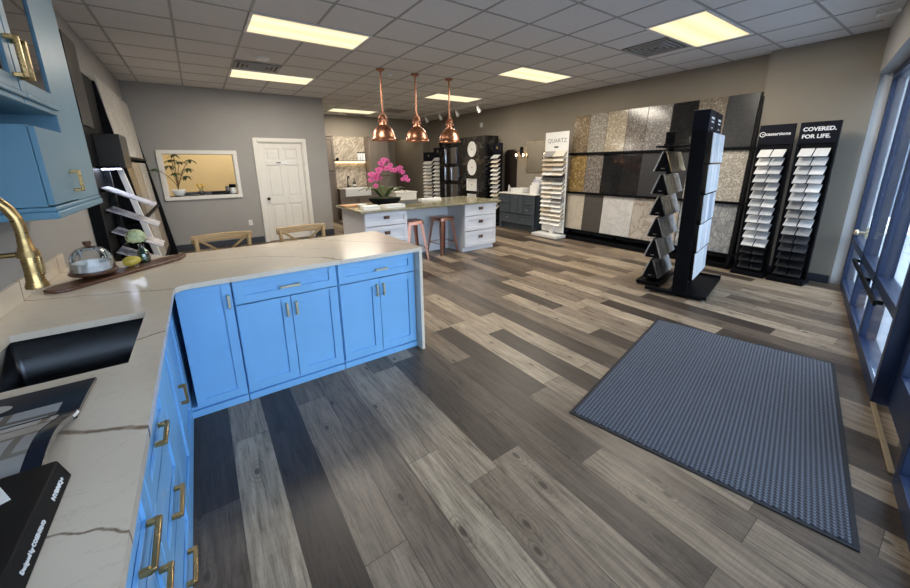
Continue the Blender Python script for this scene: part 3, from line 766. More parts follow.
# ------------------------------------------------------------------ blue wall cabinets
uw = thing('wall_cabinet', 'tall blue wall cabinet, glass door above a small solid door, wide plain end stile', 'cabinet', (-.55, 2.27, 0), R90)
# local x -> world +y, local -y -> world +x
W_ = .93; P0 = .43
q = MB(); q.box(.03, P0, 0, .28, 1.40, 1.74); q.build('lower_body', M['blue_dim_light'], uw, .002)
q = MB(); q.box(P0, W_, -.02, .28, 1.40, 2.75); q.build('end_stile', M['blue_dim_light'], uw, .002)
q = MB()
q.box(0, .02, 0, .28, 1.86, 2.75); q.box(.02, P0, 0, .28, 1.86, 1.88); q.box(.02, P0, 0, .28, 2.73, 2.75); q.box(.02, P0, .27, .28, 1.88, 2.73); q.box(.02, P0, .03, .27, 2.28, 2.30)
q.build('upper_body', M['blue_dim_light'], uw, .002)
q = MB(); q.box(0, P0, -.036, .28, 1.838, 1.858); q.box(0, P0, -.024, .28, 1.815, 1.838); q.build('ledge', M['blue_dim_light'], uw, .004)
q = MB(); q.box(.024, W_ + .006, -.03, .28, 1.345, 1.378); q.box(.028, W_ + .003, -.024, .28, 1.378, 1.398); q.build('light_rail', M['blue_dim_light'], uw, .006)
q = MB(); q.box(.035, P0 - .004, -.022, -.001, 1.405, 1.735); p = q.build('door', M['blue_dim_light'], uw, .003)
bar_pull('v', P0 - .045, 1.50, .105, -.022, p, M['brass'], .014, .04)
def glass_door(parent, x0, x1, sl, sr, hx):
    z0, z1 = 1.865, 2.745
    q = MB(); q.box(x0, x0 + sl, -.022, -.001, z0, z1); q.box(x1 - sr, x1, -.022, -.001, z0, z1); q.box(x0 + sl, x1 - sr, -.022, -.001, z0, z0 + .05); q.box(x0 + sl, x1 - sr, -.022, -.001, z1 - .07, z1)
    gd = q.build('glass_door', M['blue_dim_light'], parent, .0015)
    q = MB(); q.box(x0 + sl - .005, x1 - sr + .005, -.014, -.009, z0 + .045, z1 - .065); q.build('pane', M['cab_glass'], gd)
    bar_pull('v', hx, 1.985, .15, -.022, gd, M['brass'], .016, .042)
glass_door(uw, .004, P0 - .002, .06, .012, .032)
u2 = thing('wall_cabinet', 'blue wall cabinet with glass door above the sink, nearest the camera', 'cabinet', (-.55, 1.36, 0), R90)
q = MB(); q.box(0, .90, 0, .28, 1.86, 1.88); q.box(0, .02, 0, .28, 1.88, 2.75); q.box(.88, .90, 0, .28, 1.88, 2.75); q.box(.02, .88, .27, .28, 1.88, 2.73); q.box(0.02, .88, 0, .28, 2.73, 2.75); q.box(.02, .88, .03, .27, 2.28, 2.30); q.build('body', M['blue_dim_light'], u2, .002)
q = MB(); q.box(0, .905, -.036, .28, 1.838, 1.858); q.box(0, .905, -.024, .28, 1.815, 1.838); q.build('ledge', M['blue_dim_light'], u2, .004)
glass_door(u2, .01, .902, .065, .06, .868)

# ------------------------------------------------------------------ counter chairs
def make_chair(lab, loc, rz):
    r = thing('dining_chair', lab, 'chair', loc, rz, 'wooden cross-back counter chairs')
    # local +y is the back
    q = MB(); q.prism([(-.2, -.2), (.2, -.2), (.185, .17), (-.185, .17)], .60, .632); q.build('seat', M['oak'], r, .01)
    for s in (-1, 1):
        q = MB(); q.tube([(s * .19, -.18, .60), (s * .20, -.20, .3), (s * .21, -.215, 0)], [.018, .017, .014]); q.build('leg', M['oak'], r)
        q = MB(); q.tube([(s * .205, .23, 0), (s * .19, .185, .30), (s * .182, .17, .60), (s * .19, .19, .80), (s * .20, .225, .965)], [.015, .018, .02, .019, .017]); q.build('leg', M['oak'], r, label='rear leg running up into the backrest')
    def railp(u): return Vector((-.228 + .456 * u, .235 + .035 * math.sin(u * PI), .958 + .005 * math.sin(u * PI)))
    q = MB(); pts = [railp(k / 14) for k in range(15)]
    vs, fs = [], []
    for i, p in enumerate(pts):
        hh = .032
        for (dy, dz) in ((-.014, -hh), (.012, -hh), (.020, 0), (.012, hh), (-.014, hh)): vs.append(p + Vector((0, dy, dz)))
    for i in range(14):
        for k in range(5): fs.append((i * 5 + k, i * 5 + (k + 1) % 5, i * 5 + 5 + (k + 1) % 5, i * 5 + 5 + k))
    fs += [tuple(range(5)), tuple(range(70, 75))]
    q.add(vs, fs); q.build('top_rail', M['oak'], r, .006)
    for s in (-1, 1):
        q = MB(); a, b = Vector((s * .175, .20, .66)), Vector((-s * .17, .235, .945))
        pts = [a.lerp(b, k / 8) + Vector((0, .02 * math.sin(PI * k / 8) + s * .004, 0)) for k in range(9)]
        q.tube(pts, .011, 8); q.build('cross_slat', M['oak'], r)
    for z, yy in ((.28, -.205), (.30, .185)):
        q = MB(); q.cyl((-.2, yy, z), (.2, yy, z), .011); q.build('stretcher', M['oak'], r)
    for s in (-1, 1):
        q = MB(); q.cyl((s * .202, -.2, .20), (s * .196, .2, .20), .011); q.build('stretcher', M['oak'], r)
    return r
make_chair('wooden cross-back chair pushed to the worktop, left one below the pass-through', (.105, 3.50, 0), 0)
make_chair('wooden cross-back chair pushed to the worktop, right one before the white door', (.765, 3.50, 0), 0)

# ------------------------------------------------------------------ white island
isl_granite = marble('island_granite', srgb(178, 168, 140), srgb(112, 110, 84), 2.6, .16, .14, (.5, 2.2, 1), (0, 0, .25), .75, 2.0)
it = MB(); it.box(1.86, 4.56, 5.05, 6.22, .872, .907)
il = it.build('countertop', isl_granite, None, .003); tag(il, 'polished green beige stone worktop on the white island', 'countertop')
WC = M['white_cab']
def islcab(lab, x0, w, zs):
    fr = [('drawer', .004, w - .004, a, b, 'cup', w / 2, (a + b) / 2 + .02, .085) for a, b in zs]
    return cabinet('island_cabinet', lab, 'cabinet', (x0, 5.10, 0), 0, w, 1.0, 0, .871, WC, fr, M['bronze'], 'white drawer cabinets of the island', toe=.10, toe_in=.06)
zs = [(.665, .862), (.395, .655), (.108, .385)]
islcab('white island drawer cabinet at the left end, below the orchid', 1.92, .70, zs)
islcab('white island drawer cabinet at the right end, beside the copper stools', 3.75, .72, zs)
q = MB(); q.box(2.622, 3.748, 5.62, 5.64, .0, .871); q.box(2.622, 3.748, 6.05, 6.07, 0, .871); tag(q.build('island_divider', WC, None, .002), 'white knee panel between the two island cabinets', 'panel')

# stools
def make_stool(lab, loc, rz):
    r = thing('bar_stool', lab, 'stool', loc, rz, 'rose copper metal stools at the island')
    q = MB()
    def sq(w, r=.05): return rr(w, w, r, 4)
    P0, P1, P2 = sq(.150), sq(.157), sq(.160)
    n = len(P0); vs = [(x, y, .66) for x, y in P0] + [(x, y, .652) for x, y in P1] + [(x, y, .60) for x, y in P2] + [(x * .97, y * .97, .60) for x, y in P2]
    fs = [tuple(range(n))] + [(i, (i + 1) % n, n + (i + 1) % n, n + i) for i in range(n)] + [(n + i, n + (i + 1) % n, 2 * n + (i + 1) % n, 2 * n + i) for i in range(n)] + [(2 * n + i, 2 * n + (i + 1) % n, 3 * n + (i + 1) % n, 3 * n + i) for i in range(n)]
    q.add(vs, fs); q.build('seat', M['copper_stool'], r)
    for sx in (-1, 1):
        for sy in (-1, 1):
            q = MB(); a, b = Vector((sx * .135, sy * .135, .645)), Vector((sx * .205, sy * .205, 0.0))
            # folded sheet leg: an angle section that narrows downwards
            vs = []
            for t in (0, 1):
                p = a.lerp(b, t); w = .062 - .030 * t
                vs += [p, p + Vector((-sx * w, 0, 0)), p + Vector((-sx * w, -sy * .004, 0)), p + Vector((-sx * .004, -sy * .004, 0)), p + Vector((-sx * .004, -sy * w, 0)), p + Vector((0, -sy * w, 0))]
            fs = [tuple(range(6)), tuple(range(6, 12))] + [(i, (i + 1) % 6, 6 + (i + 1) % 6, 6 + i) for i in range(6)]
            q.add(vs, fs); q.build('leg', M['copper_stool'], r)
    for (a, b) in (((-1, -1), (1, -1)), ((1, -1), (1, 1)), ((1, 1), (-1, 1)), ((-1, 1), (-1, -1))):
        z = .2; s = .135 + .07 * (1 - z / .645) - .008
        q = MB(); q.cyl((a[0] * s, a[1] * s, z), (b[0] * s, b[1] * s, z), .007, n=8); q.build('stretcher', M['copper_stool'], r)
    return r
make_stool('rose copper metal stool at the island, left of the pair', (2.83, 5.33, 0), -.05)
make_stool('rose copper metal stool at the island, beside the right drawers', (3.47, 5.38, 0), .12)

# orchid
op = thing('potted_orchid', 'pink orchid in a low black oval bowl on the island', 'plant', (2.50, 5.62, .9075), -.35)
q = MB(); q.lathe([(.0, .0), (.13, .0), (.20, .03), (.255, .08), (.268, .125), (.255, .125), (.24, .11), (0, .10)], n=36, sx=1.0, sy=.62); q.build('pot', M['black'], op)
q = MB(); q.ball((0, 0, .11), .235, (1, .6, .16), 24, 8); q.build('moss', paint('dark_moss', srgb(62, 66, 40), .9, .4, 40, .6, bscale=90), op)
M['orleaf'] = paint('orchid_leaf', srgb(92, 104, 66), .4, .2, 10)
for k, (a, l, up_) in enumerate(((.1, .36, .16), (.9, .26, .16), (2.5, .28, .17), (3.1, .36, .15), (3.7, .30, .16), (5.4, .32, .17), (1.7, .2, .18), (6.0, .34, .12))):
    d = Vector((math.cos(a), math.sin(a), 0)); e = Vector((-d.y, d.x, 0)); q = MB(); c = Vector((-.02 + .04 * math.cos(a), .03 * math.sin(a), .13))
    q.sheet(lambda u, v: c + d * (l * u) + e * ((v - .5) * .11 * math.sin(PI * min(1, .12 + u * .88)) ** .6) + Vector((0, 0, up_ * math.sin(u * 2.3) + .012 * abs(v - .5))), 10, 4, .003); q.build('leaf', M['orleaf'], op)
M['orstem'] = paint('orchid_stem', srgb(96, 92, 60), .5, .1)
M['orch'] = paint('orchid_petal', srgb(224, 96, 154), .5, .15, 18); M['orcen'] = paint('orchid_centre', srgb(150, 20, 86), .5, .1, 18)
def blossom(c, nrm, sz, parent):
    nrm = Vector(nrm).normalized(); u = nrm.cross(Vector((0, 0, 1))).normalized(); w = u.cross(nrm)
    q = MB()
    for k, (wd, ln) in enumerate(((.52, .9), (.95, 1), (.5, .9), (.5, .9), (.95, 1))):
        a = PI / 2 + k * 2 * PI / 5; d = u * math.cos(a) + w * math.sin(a); e = nrm.cross(d)
        q.sheet(lambda s, t: Vector(c) + d * (sz * ln * s) + e * ((t - .5) * sz * wd * math.sin(PI * min(1, .15 + s * .85)) ** .7) + nrm * (sz * (.2 * math.sin(s * 2.6) - .12 * s)), 5, 3, .0006)
    b = q.build('blossom', M['orch'], parent)
    q = MB(); q.ball(Vector(c) + nrm * sz * .18, sz * .2, (1, 1, .8), 10, 6); q.build('blossom_centre', M['orcen'], b)
stems = [[(-.02, 0, .12), (-.07, .0, .30), (-.06, 0, .46), (-.03, -.02, .62), (.02, -.03, .71), (.08, -.04, .66), (.10, -.04, .55)],
         [(.0, 0, .12), (-.05, .02, .26), (-.10, .02, .42), (-.14, 0, .50), (-.18, -.02, .45), (-.17, -.02, .33)],
         [(.02, 0, .12), (.08, .02, .36), (.15, .0, .52), (.22, 0, .585), (.30, -.02, .52), (.35, -.03, .38)]]
def bez(pts, n=24):
    out = []; m = len(pts) - 1
    P = [Vector(p) for p in pts]
    for i in range(n + 1):
        t = i / n * m; k = min(int(t), m - 1); f = t - k
        p0, p1, p2, p3 = P[max(k - 1, 0)], P[k], P[k + 1], P[min(k + 2, m)]
        out.append(.5 * ((2 * p1) + (-p0 + p2) * f + (2 * p0 - 5 * p1 + 4 * p2 - p3) * f * f + (-p0 + 3 * p1 - 3 * p2 + p3) * f ** 3))
    return out
random.seed(3)
for st_, (i0, num, sz) in zip(stems, ((.45, 8, .066), (.40, 8, .066), (.58, 8, .058))):
    pts = bez(st_, 30); q = MB(); q.tube(pts, .005, 6); q.build('stem', M['orstem'], op)
    for k in range(num):
        p = pts[int((i0 + (1 - i0) * k / (num - 1)) * 30)]
        s = 1 if k % 2 else -1
        blossom(p + Vector((s * .032, -.02 + random.uniform(-.03, .03), random.uniform(-.02, .03))), (random.uniform(-.45, .45) + s * .25, -1, random.uniform(-.15, .35)), sz * (1 - .03 * k), op)

# things on the island
def boxthing(name, lab, cat, c, sz, rz, mat, bevel=.004, group=None):
    q = MB(); q.box(-sz[0] / 2, sz[0] / 2, -sz[1] / 2, sz[1] / 2, 0, sz[2]); o = q.build(name, mat, None, bevel); o.location = c; o.rotation_euler = (0, 0, rz)
    return tag(o, lab, cat, group)
def book(lab, c, sz, rz, cover):
    r = thing('book', lab, 'book', c, rz, 'books and samples on the island')
    w, d, h = sz; q = MB(); q.box(-w / 2, w / 2, -d / 2, d / 2, 0, .004); q.box(-w / 2, w / 2, -d / 2, d / 2, h - .004, h); q.box(-w / 2, -w / 2 + .004, -d / 2, d / 2, .004, h - .004); q.build('cover', cover, r)
    q = MB(); q.box(-w / 2 + .004, w / 2 - .006, -d / 2 + .006, d / 2 - .006, .004, h - .004); q.build('pages', M['paper'], r)
IZ = .9075
book('white book lying at the island front edge, left of the orchid bowl', (2.12, 5.32, IZ), (.26, .20, .045), -.1, M['paper'])
book('wide white book lying right under the orchid bowl front', (2.50, 5.33, IZ), (.34, .22, .04), .06, M['paper'])
boxthing('tray', 'thin tan wooden tray at the left end of the island', 'tray', (2.02, 5.86, IZ), (.34, .26, .022), .1, paint('tan_board', srgb(196, 150, 108), .5, .08, 8))
q = MB(); q.lathe([(.0, 0), (.05, .0), (.075, .04), (.07, .045), (.045, .01), (0, .008)], n=20); o = q.build('bowl', M['porcelain']); o.location = (2.10, 5.62, IZ); tag(o, 'small white bowl beside the orchid on the island', 'bowl')
boxthing('tray', 'flat dark grey slate tray right of the orchid bowl', 'tray', (2.98, 5.80, IZ), (.42, .34, .012), .1, M['slate'])
for k in range(2):
    boxthing('sample_slab', ('lower' if k == 0 else 'upper') + ' white stone sample in the flat pair on the island middle', 'sample', (3.55, 5.93, IZ + k * .0155), (.42, .16, .015), -.05 + k * .03, M['paper'], .002, 'flat samples on the island')

# ------------------------------------------------------------------ left wall displays
random.seed(11)
M['slabw'] = marble('white_stone_slab', srgb(206, 202, 194), srgb(160, 154, 146), 1.6, .03, .25, amt=.4)
M['slabs2'] = marble('striped_stone_slab', srgb(190, 180, 164), srgb(120, 104, 86), 2.2, .10, .25, (6, 6, .6), (0, 0, 0), .7)
M['slabs3'] = marble('brown_stone_slab', srgb(150, 132, 108), srgb(80, 66, 52), 2.6, .10, .25, (6, 6, .6), (0, 0, 0), .7)
lr = thing('slab_rack', 'tall black slab rack against the left wall with three shelves', 'display rack', (XL, 5.82, 0))
def leanx(z): return .05 + .17 * (2.6 - z) / 2.4       # distance of the slab face from the left wall
for y in (.02, 2.44):
    q = MB(); q.prism([(.002, 0), (.34, 0), (.34, .06), (.06, 2.5), (.002, 2.5)], -.02, .02, frame3((1, 0, 0), (0, 0, 1), (0, -1, 0), (0, y, 0))); q.build('upright', M['black'], lr, .003)
for z in (.20, .93, 1.70):
    q = MB(); q.box(.006, leanx(z) + .05, .0, 2.46, z - .03, z - .002); q.build('shelf', M['black'], lr, .003)
G = 'tall stone slabs leaning on the left wall rack'
rows = [(1.70, .86, 'top'), (.93, .70, 'middle'), (.20, .68, 'bottom')]
mats = {'top': ['slabw', 'slabw', 'slabw'], 'middle': ['slabs3', 'slabs2', 'slabw'], 'bottom': ['slabs2', 'slabw', 'slabs2']}
wn = ['nearest the camera', 'in the middle of its shelf', 'nearest the far wall']
for z, h, rn in rows:
    for k in range(3):
        y0 = 5.86 + .80 * k
        xb, xt = XL + leanx(z), XL + leanx(z + h)
        a = math.atan2(xb - xt, h); q = MB(); q.box(-.02, 0, 0, .77, 0, h / math.cos(a) - .002)
        o = q.build('stone_slab', M[mats[rn][k]], None, .002); o.location = (xb + .02, y0, z + .006); o.rotation_euler = (0, -a, 0)
        tag(o, f'pale stone slab on the {rn} shelf of the left wall rack, {wn[k]}', 'stone slab', G)
# black illuminated tower before the rack
lt = thing('display_tower', 'black lit display tower on the left wall beside the blue wall cabinet', 'display stand', (XL, 4.62, 0))
q = MB(); q.box(.002, .04, -.14, 1.18, 0, 2.50); q.build('back_panel', M['black'], lt, .003)
q = MB(); q.box(.04, .085, -.14, -.10, 0, 2.48); q.build('side_panel', M['black'], lt, .003)
q = MB(); q.box(.04, .10, .60, .64, 0, 1.53); q.build('side_panel', M['blackgl'], lt, .003)
q = MB(); q.box(.04, .24, .55, 1.02, 1.56, 1.90); hb = q.build('header_box', paint('bronze_header', srgb(46, 43, 40), .4, .08), lt, .004, label='dark bronze header box')
M['led'] = emit('cool_led', (.70, .78, 1, 1), 16.0)
q = MB(); q.box(.07, .20, .40, .56, 1.545, 1.557); q.build('led_strip', M['led'], lt)
q = MB(); q.box(.04, .22, .36, .60, 1.557, 1.58); q.build('lamp_housing', M['black'], lt)
q = MB(); q.prism([(.10, 1.60), (.15, 1.60), (.33, .55), (.40, 0), (.34, 0), (.27, .55)], -.03, .03, frame3((1, 0, 0), (0, 0, 1), (0, -1, 0), (0, .98, 0))); q.build('side_panel', M['white'], lt, .003, label='pale leaning side strip')
q = MB(); q.box(.041, .06, .14, .60, 1.95, 2.72); o = q.build('stone_slab', paint('brown_black_slab', srgb(44, 40, 37), .3, .15, 30), None, .002); o.location = (XL, 4.62, .0)
tag(o, 'dark brown stone panel high on the black lit tower', 'stone slab')
M['smp_blue'] = marble('blue_veined_sample', srgb(216, 218, 230), srgb(120, 134, 176), 5, .05, .25, amt=.7)
for k, z in enumerate((1.38, 1.17, .95, .74)):
    q = MB(); q.box(0, .42, -.18, .18, -.012, 0); o = q.build('sample_board', M['smp_blue'], None, .002); o.location = (XL + .062, 5.03, z); o.rotation_euler = (0, .50, 0)
    tag(o, f'white blue-veined sample board tilting out of the lit tower, {ORD[k]} from the top', 'sample', 'sample boards in the lit tower')
    q = MB(); q.box(.0405, .07, .34, .48, z - .05, z - .016); q.build('bracket', M['black'], lt)

# ------------------------------------------------------------------ far pass-through ledge
LZ = WZ0 + .0125
pp = thing('potted_plant', 'leafy umbrella plant in a white pot in the pass-through', 'plant', (-.33, YF + .155, LZ))
q = MB(); q.lathe([(0, 0), (.07, 0), (.10, .05), (.11, .10), (.10, .115), (.085, .10), (0, .095)], n=24); q.build('pot', M['porcelain'], pp)
M['bark'] = paint('plant_bark', srgb(110, 86, 60), .8, .2, 20); M['pleaf'] = paint('plant_leaf', srgb(58, 78, 44), .45, .25, 12)
tips = [(.10, -.05, .62), (-.07, -.1, .55), (.2, -.10, .50), (.03, -.02, .75), (-.26, -.38, .50), (.16, 0, .36), (.26, -.05, .66), (.0, -.1, .42), (-.02, .02, .66)]
for tx, ty, tz in tips:
    q = MB(); q.tube(bez([(0, 0, .09), (.005 + tx * .1, ty * .1, .22), (tx * .5, ty * .5, .25 + (tz - .25) * .55), (tx, ty, tz)], 10), .006, 6); q.build('stem', M['bark'], pp)
    for k in range(7):
        a = 2 * PI * k / 7 + random.random(); l = random.uniform(.10, .15); d = Vector((math.cos(a), math.sin(a) * .8, random.uniform(-.3, .1))); e = Vector((-math.sin(a), math.cos(a), 0)); c = Vector((tx, ty, tz))
        q = MB(); q.sheet(lambda u, v: c + d * (l * u) + e * ((v - .5) * .045 * math.sin(PI * min(1, .08 + u * .92))) - Vector((0, 0, .06 * u * u)), 6, 2, .001); q.build('leaf', M['pleaf'], pp)
fv = thing('flower_pot', 'yellow flowers in a small glass on the pass-through ledge', 'flowers', (.02, YF + .20, LZ))
q = MB(); q.lathe([(0, 0), (.035, 0), (.042, .07), (.038, .07), (.032, .006), (0, .006)], n=18); q.build('glass', M['jar_glass'], fv)
M['yel'] = paint('yellow_petals', srgb(226, 190, 50), .6, .15, 20)
for k in range(7):
    a = k * .9; q = MB(); p = Vector((.05 * math.cos(a), .04 * math.sin(a), .17 + .03 * math.sin(k * 2.1))); q.tube([(0, 0, .01), p], .003, 5); s_ = q.build('stem', M['pleaf'], fv)
    q = MB(); q.ball(p, .022, (1, 1, .6), 8, 5); q.build('bloom', M['yel'], s_)
boxthing('tissue_box', 'long low black box on the pass-through ledge', 'box', (.30, YF + .22, LZ), (.22, .1, .05), .0, M['navy'])
q = MB(); q.lathe([(0, 0), (.045, 0), (.05, .01), (.05, .13), (.044, .14), (.044, .10), (0, .10)], n=20); o = q.build('cup', M['steel']); o.location = (.475, YF + .24, LZ); tag(o, 'grey metal cup standing at the middle of the ledge', 'cup')
boxthing('box', 'small flat black case left of the jar on the ledge', 'box', (.42, YF + .10, LZ), (.09, .06, .03), 0, M['navy'])
jr = thing('jar', 'glass jar with a black lid at the right end of the ledge', 'jar', (.545, YF + .10, LZ))
q = MB(); q.lathe([(0, 0), (.05, 0), (.055, .02), (.055, .10), (.05, .115)], n=20); q.build('body', M['porcelain'], jr)
q = MB(); q.lathe([(.058, .116), (.058, .17), (.05, .18), (0, .18)], n=20); q.build('lid', M['black'], jr)
ou = thing('wall_outlet', 'white wall outlet below the pass-through', 'outlet', (.76, YF - .001, .44))
q = MB(); q.box(-.036, .036, -.006, 0, -.057, .057); q.build('plate', M['white'], ou, .002)
for z in (-.022, .022):
    q = MB(); q.box(-.018, .018, -.008, -.006, z - .014, z + .014); q.build('socket', M['trim'], ou, .002)

# ------------------------------------------------------------------ alcove kitchenette
TP = M['taupe']
M['kstone'] = marble('veined_beige_stone', srgb(206, 194, 174), srgb(112, 98, 84), 3.0, .07, .25, (.7, 1, 2.0), (0, .8, 0), .75, 2.0)
bs = MB(); bs.box(3.27, 4.30, YB - .03, YB - .001, .93, 2.38); tag(bs.build('stone_backsplash', M['kstone']), 'beige veined stone backsplash of the alcove kitchenette', 'backsplash')
r = cabinet('tall_cabinet', 'narrow taupe tall cabinet left of the stone backsplash', 'cabinet', (2.95, 10.62, 0), 0, .31, .375, 0, 2.34, TP, [('door', .004, .306, 1.42, 2.33), ('door', .004, .306, .11, 1.40)], M['bronze'], 'taupe kitchenette cabinets', toe=.1)
q = MB(); q.box(-.01, .32, -.035, .375, 2.342, 2.40); q.build('crown', TP, r, .006)
r = cabinet('tall_cabinet', 'wide taupe tall cabinet with two doors right of the backsplash', 'cabinet', (4.31, 10.62, 0), 0, .62, .375, 0, 2.34, TP, [('door', .004, .308, 1.25, 2.33, 'v', .28, 1.6, .2), ('door', .312, .616, 1.25, 2.33, 'v', .34, 1.6, .2), ('door', .004, .308, .11, 1.23), ('door', .312, .616, .11, 1.23)], M['bronze'], 'taupe kitchenette cabinets', toe=.1)
q = MB(); q.box(-.01, .63, -.035, .375, 2.342, 2.40); q.build('crown', TP, r, .006)
cabinet('base_cabinet', 'low taupe base cabinet under the white apron sink', 'cabinet', (3.265, 10.42, 0), 0, 1.04, .57, 0, .68, TP, [('door', .004, .518, .11, .672, 'v', .49, .55, .12), ('door', .522, 1.036, .11, .672, 'v', .55, .55, .12)], M['bronze'], 'taupe kitchenette cabinets', toe=.1)
q = MB(); q.box(3.266, 3.42, 10.42, 10.965, .682, .885); q.box(4.20, 4.304, 10.42, 10.965, .682, .885); tag(q.build('side_block', TP, None, .002), 'taupe side blocks flanking the white apron sink', 'cabinet')
fs_ = thing('apron_sink', 'white apron front sink in the kitchenette', 'sink', (3.81, 10.66, .683))
q = MB(); w, d, h, t = .385, .27, .225, .03
q.box(-w, w, -d, -d + t, 0, h); q.box(-w, w, d - t, d, 0, h); q.box(-w, -w + t, -d + t, d - t, 0, h); q.box(w - t, w, -d + t, d - t, 0, h); q.box(-w, w, -d, d, 0, .03); q.build('basin', M['white'], fs_, .004)
q = MB(); q.lathe([(.03, .031), (.03, .034), (0, .034)], n=16); q.build('drain', M['chrome'], fs_)
q = MB(); q.box(3.266, 3.42, 10.40, 10.965, .886, .915); q.box(4.20, 4.304, 10.40, 10.965, .886, .915); q.box(3.42, 4.20, 10.935, 10.965, .886, .915); tag(q.build('countertop', M['kstone'], None, .002), 'beige stone worktop pieces around the apron sink', 'countertop')
sh = thing('wall_shelf', 'stone shelf with warm light strip on the kitchenette backsplash', 'shelf', (3.27, YB - .031, 1.66))
q = MB(); q.box(.0, 1.03, -.17, -.001, .0, .035); q.build('board', TP, sh, .002)
M['warm_led'] = emit('warm_led', (1, .70, .34, 1), 9.0); q = MB(); q.box(.03, 1.0, -.05, -.02, -.012, -.001); q.build('light_strip', M['warm_led'], sh)
for k in range(3):
    j = thing('jar', 'tall glass jar on the kitchenette shelf, ' + ('left of three', 'middle of three', 'right of three')[k], 'jar', (4.06 + .085 * k, 10.87, 1.6955), 0, 'jars on the kitchenette shelf')
    q = MB(); q.lathe([(0, 0), (.036, 0), (.036, .20), (.03, .215)], n=16); q.build('body', M['porcelain'], j)
    q = MB(); q.lathe([(.037, .216), (.037, .245), (0, .25)], n=16); q.build('lid', M['black'], j)
q = MB(); q.ball((0, 0, .045), .045); q.lathe([(.02, 0), (.03, .01), (.0, .02)], n=12); o = q.build('ornament', M['black']); o.location = (3.42, 10.87, 1.6955); tag(o, 'small round black ornament on the kitchenette shelf', 'ornament')
boxthing('dish', 'low dark dish at the left end of the kitchenette shelf', 'dish', (3.33, 10.88, 1.6955), (.09, .09, .02), 0, M['bronze'])
kf = thing('faucet', 'black bridge faucet behind the white apron sink', 'faucet', (3.70, 10.95, .9155))
q = MB(); q.tube(bez([(0, 0, 0), (0, 0, .2), (0, -.02, .30), (0, -.10, .33), (0, -.16, .25)], 14), .014, 10); q.build('spout', M['black'], kf)
q = MB(); q.cyl((0, 0, 0), (0, 0, .05), .028); q.cyl((.03, 0, .03), (.09, 0, .06), .008); q.build('base', M['black'], kf)
for k, (x, lab) in enumerate(((3.90, 'dark soap bottle with pump right of the black faucet'),)):
    b_ = thing('soap_bottle', lab, 'bottle', (x, 10.95, .9155)); q = MB(); q.lathe([(0, 0), (.045, 0), (.045, .13), (.02, .16), (.014, .18)], n=18); q.build('body', M['blackgl'], b_)
    q = MB(); q.cyl((0, 0, .18), (0, 0, .24), .007); q.box(-.012, .012, -.05, .01, .235, .25); q.build('pump', M['black'], b_)
    q = MB(); q.lathe([(.0456, .03), (.0456, .09)], n=18); q.build('paper_label', M['paper'], b_)
# white low cabinet beyond the island
r = cabinet('low_cabinet', 'low cream sideboard beyond the island before the hallway opening', 'cabinet', (3.95, 8.2, 0), 0, .56, .5, 0, .87, M['trim'], [('door', .004, .278, .1, .86), ('door', .282, .556, .1, .86)], M['bronze'], None, toe=.09)
q = MB(); q.box(-.02, .58, -.03, .52, .871, .90); q.build('top', M['trim'], r, .003)

# ------------------------------------------------------------------ black sink wall display
M['bmarble'] = marble('black_marble_panel', srgb(20, 20, 22), srgb(120, 118, 116), 1.5, .012, .14, amt=.6)
sd = thing('sink_display', 'tall black marbled display wall with white and steel sinks', 'display stand', (6.10, 7.38, 0), -R90)
# local x runs towards -y of the room, so start at the far end
sd.location = (6.10, 9.55, 0)
q = MB(); q.box(0, 2.17, 0, .05, 0, 2.26); q.build('front_panel', M['bmarble'], sd, .003)
q = MB(); q.box(2.12, 2.17, .05, .44, 0, 2.26); q.build('end_panel', M['bmarble'], sd, .003)
q = MB(); q.box(0, .05, .05, .44, 0, 2.26); q.build('end_panel', M['bmarble'], sd, .003)
def wall_sink(lab, shape, lx, z, w, h, mat):
    # hung on the panel: a dish with its open side towards -y
    t = thing('display_sink', lab, 'sink', (6.0995, 9.55 - lx, z), -R90, 'sample sinks on the black display wall')
    q = MB()
    if shape == 'oval':
        pr = [(1.0, 0), (1.0, -.012), (.90, -.014), (.80, -.006), (.5, -.003), (0, -.002)]
        q.lathe([(r_ * w / 2, z_) for r_, z_ in pr], n=32, M=Matrix.Rotation(-PI / 2, 4, 'X') @ Matrix.Diagonal((1, h / w, -1, 1)))
        q.v = [(x, -abs(y) - .0005, zz) for x, y, zz in q.v]
        q.build('bowl', mat, t)
    else:
        e = .018; q.box(-w / 2, w / 2, -.006, -.001, -h / 2, h / 2)
        q.box(-w / 2, w / 2, -.03, -.006, h / 2 - e, h / 2); q.box(-w / 2, w / 2, -.03, -.006, -h / 2, -h / 2 + e); q.box(-w / 2, -w / 2 + e, -.03, -.006, -h / 2 + e, h / 2 - e); q.box(w / 2 - e, w / 2, -.03, -.006, -h / 2 + e, h / 2 - e)
        if shape == 'double': q.box(-.012, .012, -.028, -.006, -h / 2 + e, h / 2 - e)
        q.build('bowl', mat, t, .006)
    q = MB(); q.cyl((0, -.001, 0), (0, -.009, 0), .022, n=14); q.build('drain', M['chrome'], t)
W_ = M['white']; S_ = M['chrome']
wall_sink('white oval sample sink, highest on the black display wall', 'oval', 1.62, 1.94, .36, .40, W_)
wall_sink('white oval sample sink, second from the top of the white column', 'oval', 1.62, 1.47, .38, .42, W_)
wall_sink('white rectangular sample sink, third in the white column', 'rect', 1.62, 1.01, .42, .32, W_)
wall_sink('white rectangular sample sink, lowest of the white column', 'rect', 1.62, .60, .36, .32, W_)
wall_sink('steel sample sink behind the right copper pendant, highest of the steel ones', 'rect', .62, 1.80, .56, .44, S_)
wall_sink('double bowl steel sample sink, middle of the steel column', 'double', .64, 1.29, .66, .38, S_)
wall_sink('double bowl steel sample sink, lowest of the steel column', 'double', .64, .80, .66, .38, S_)

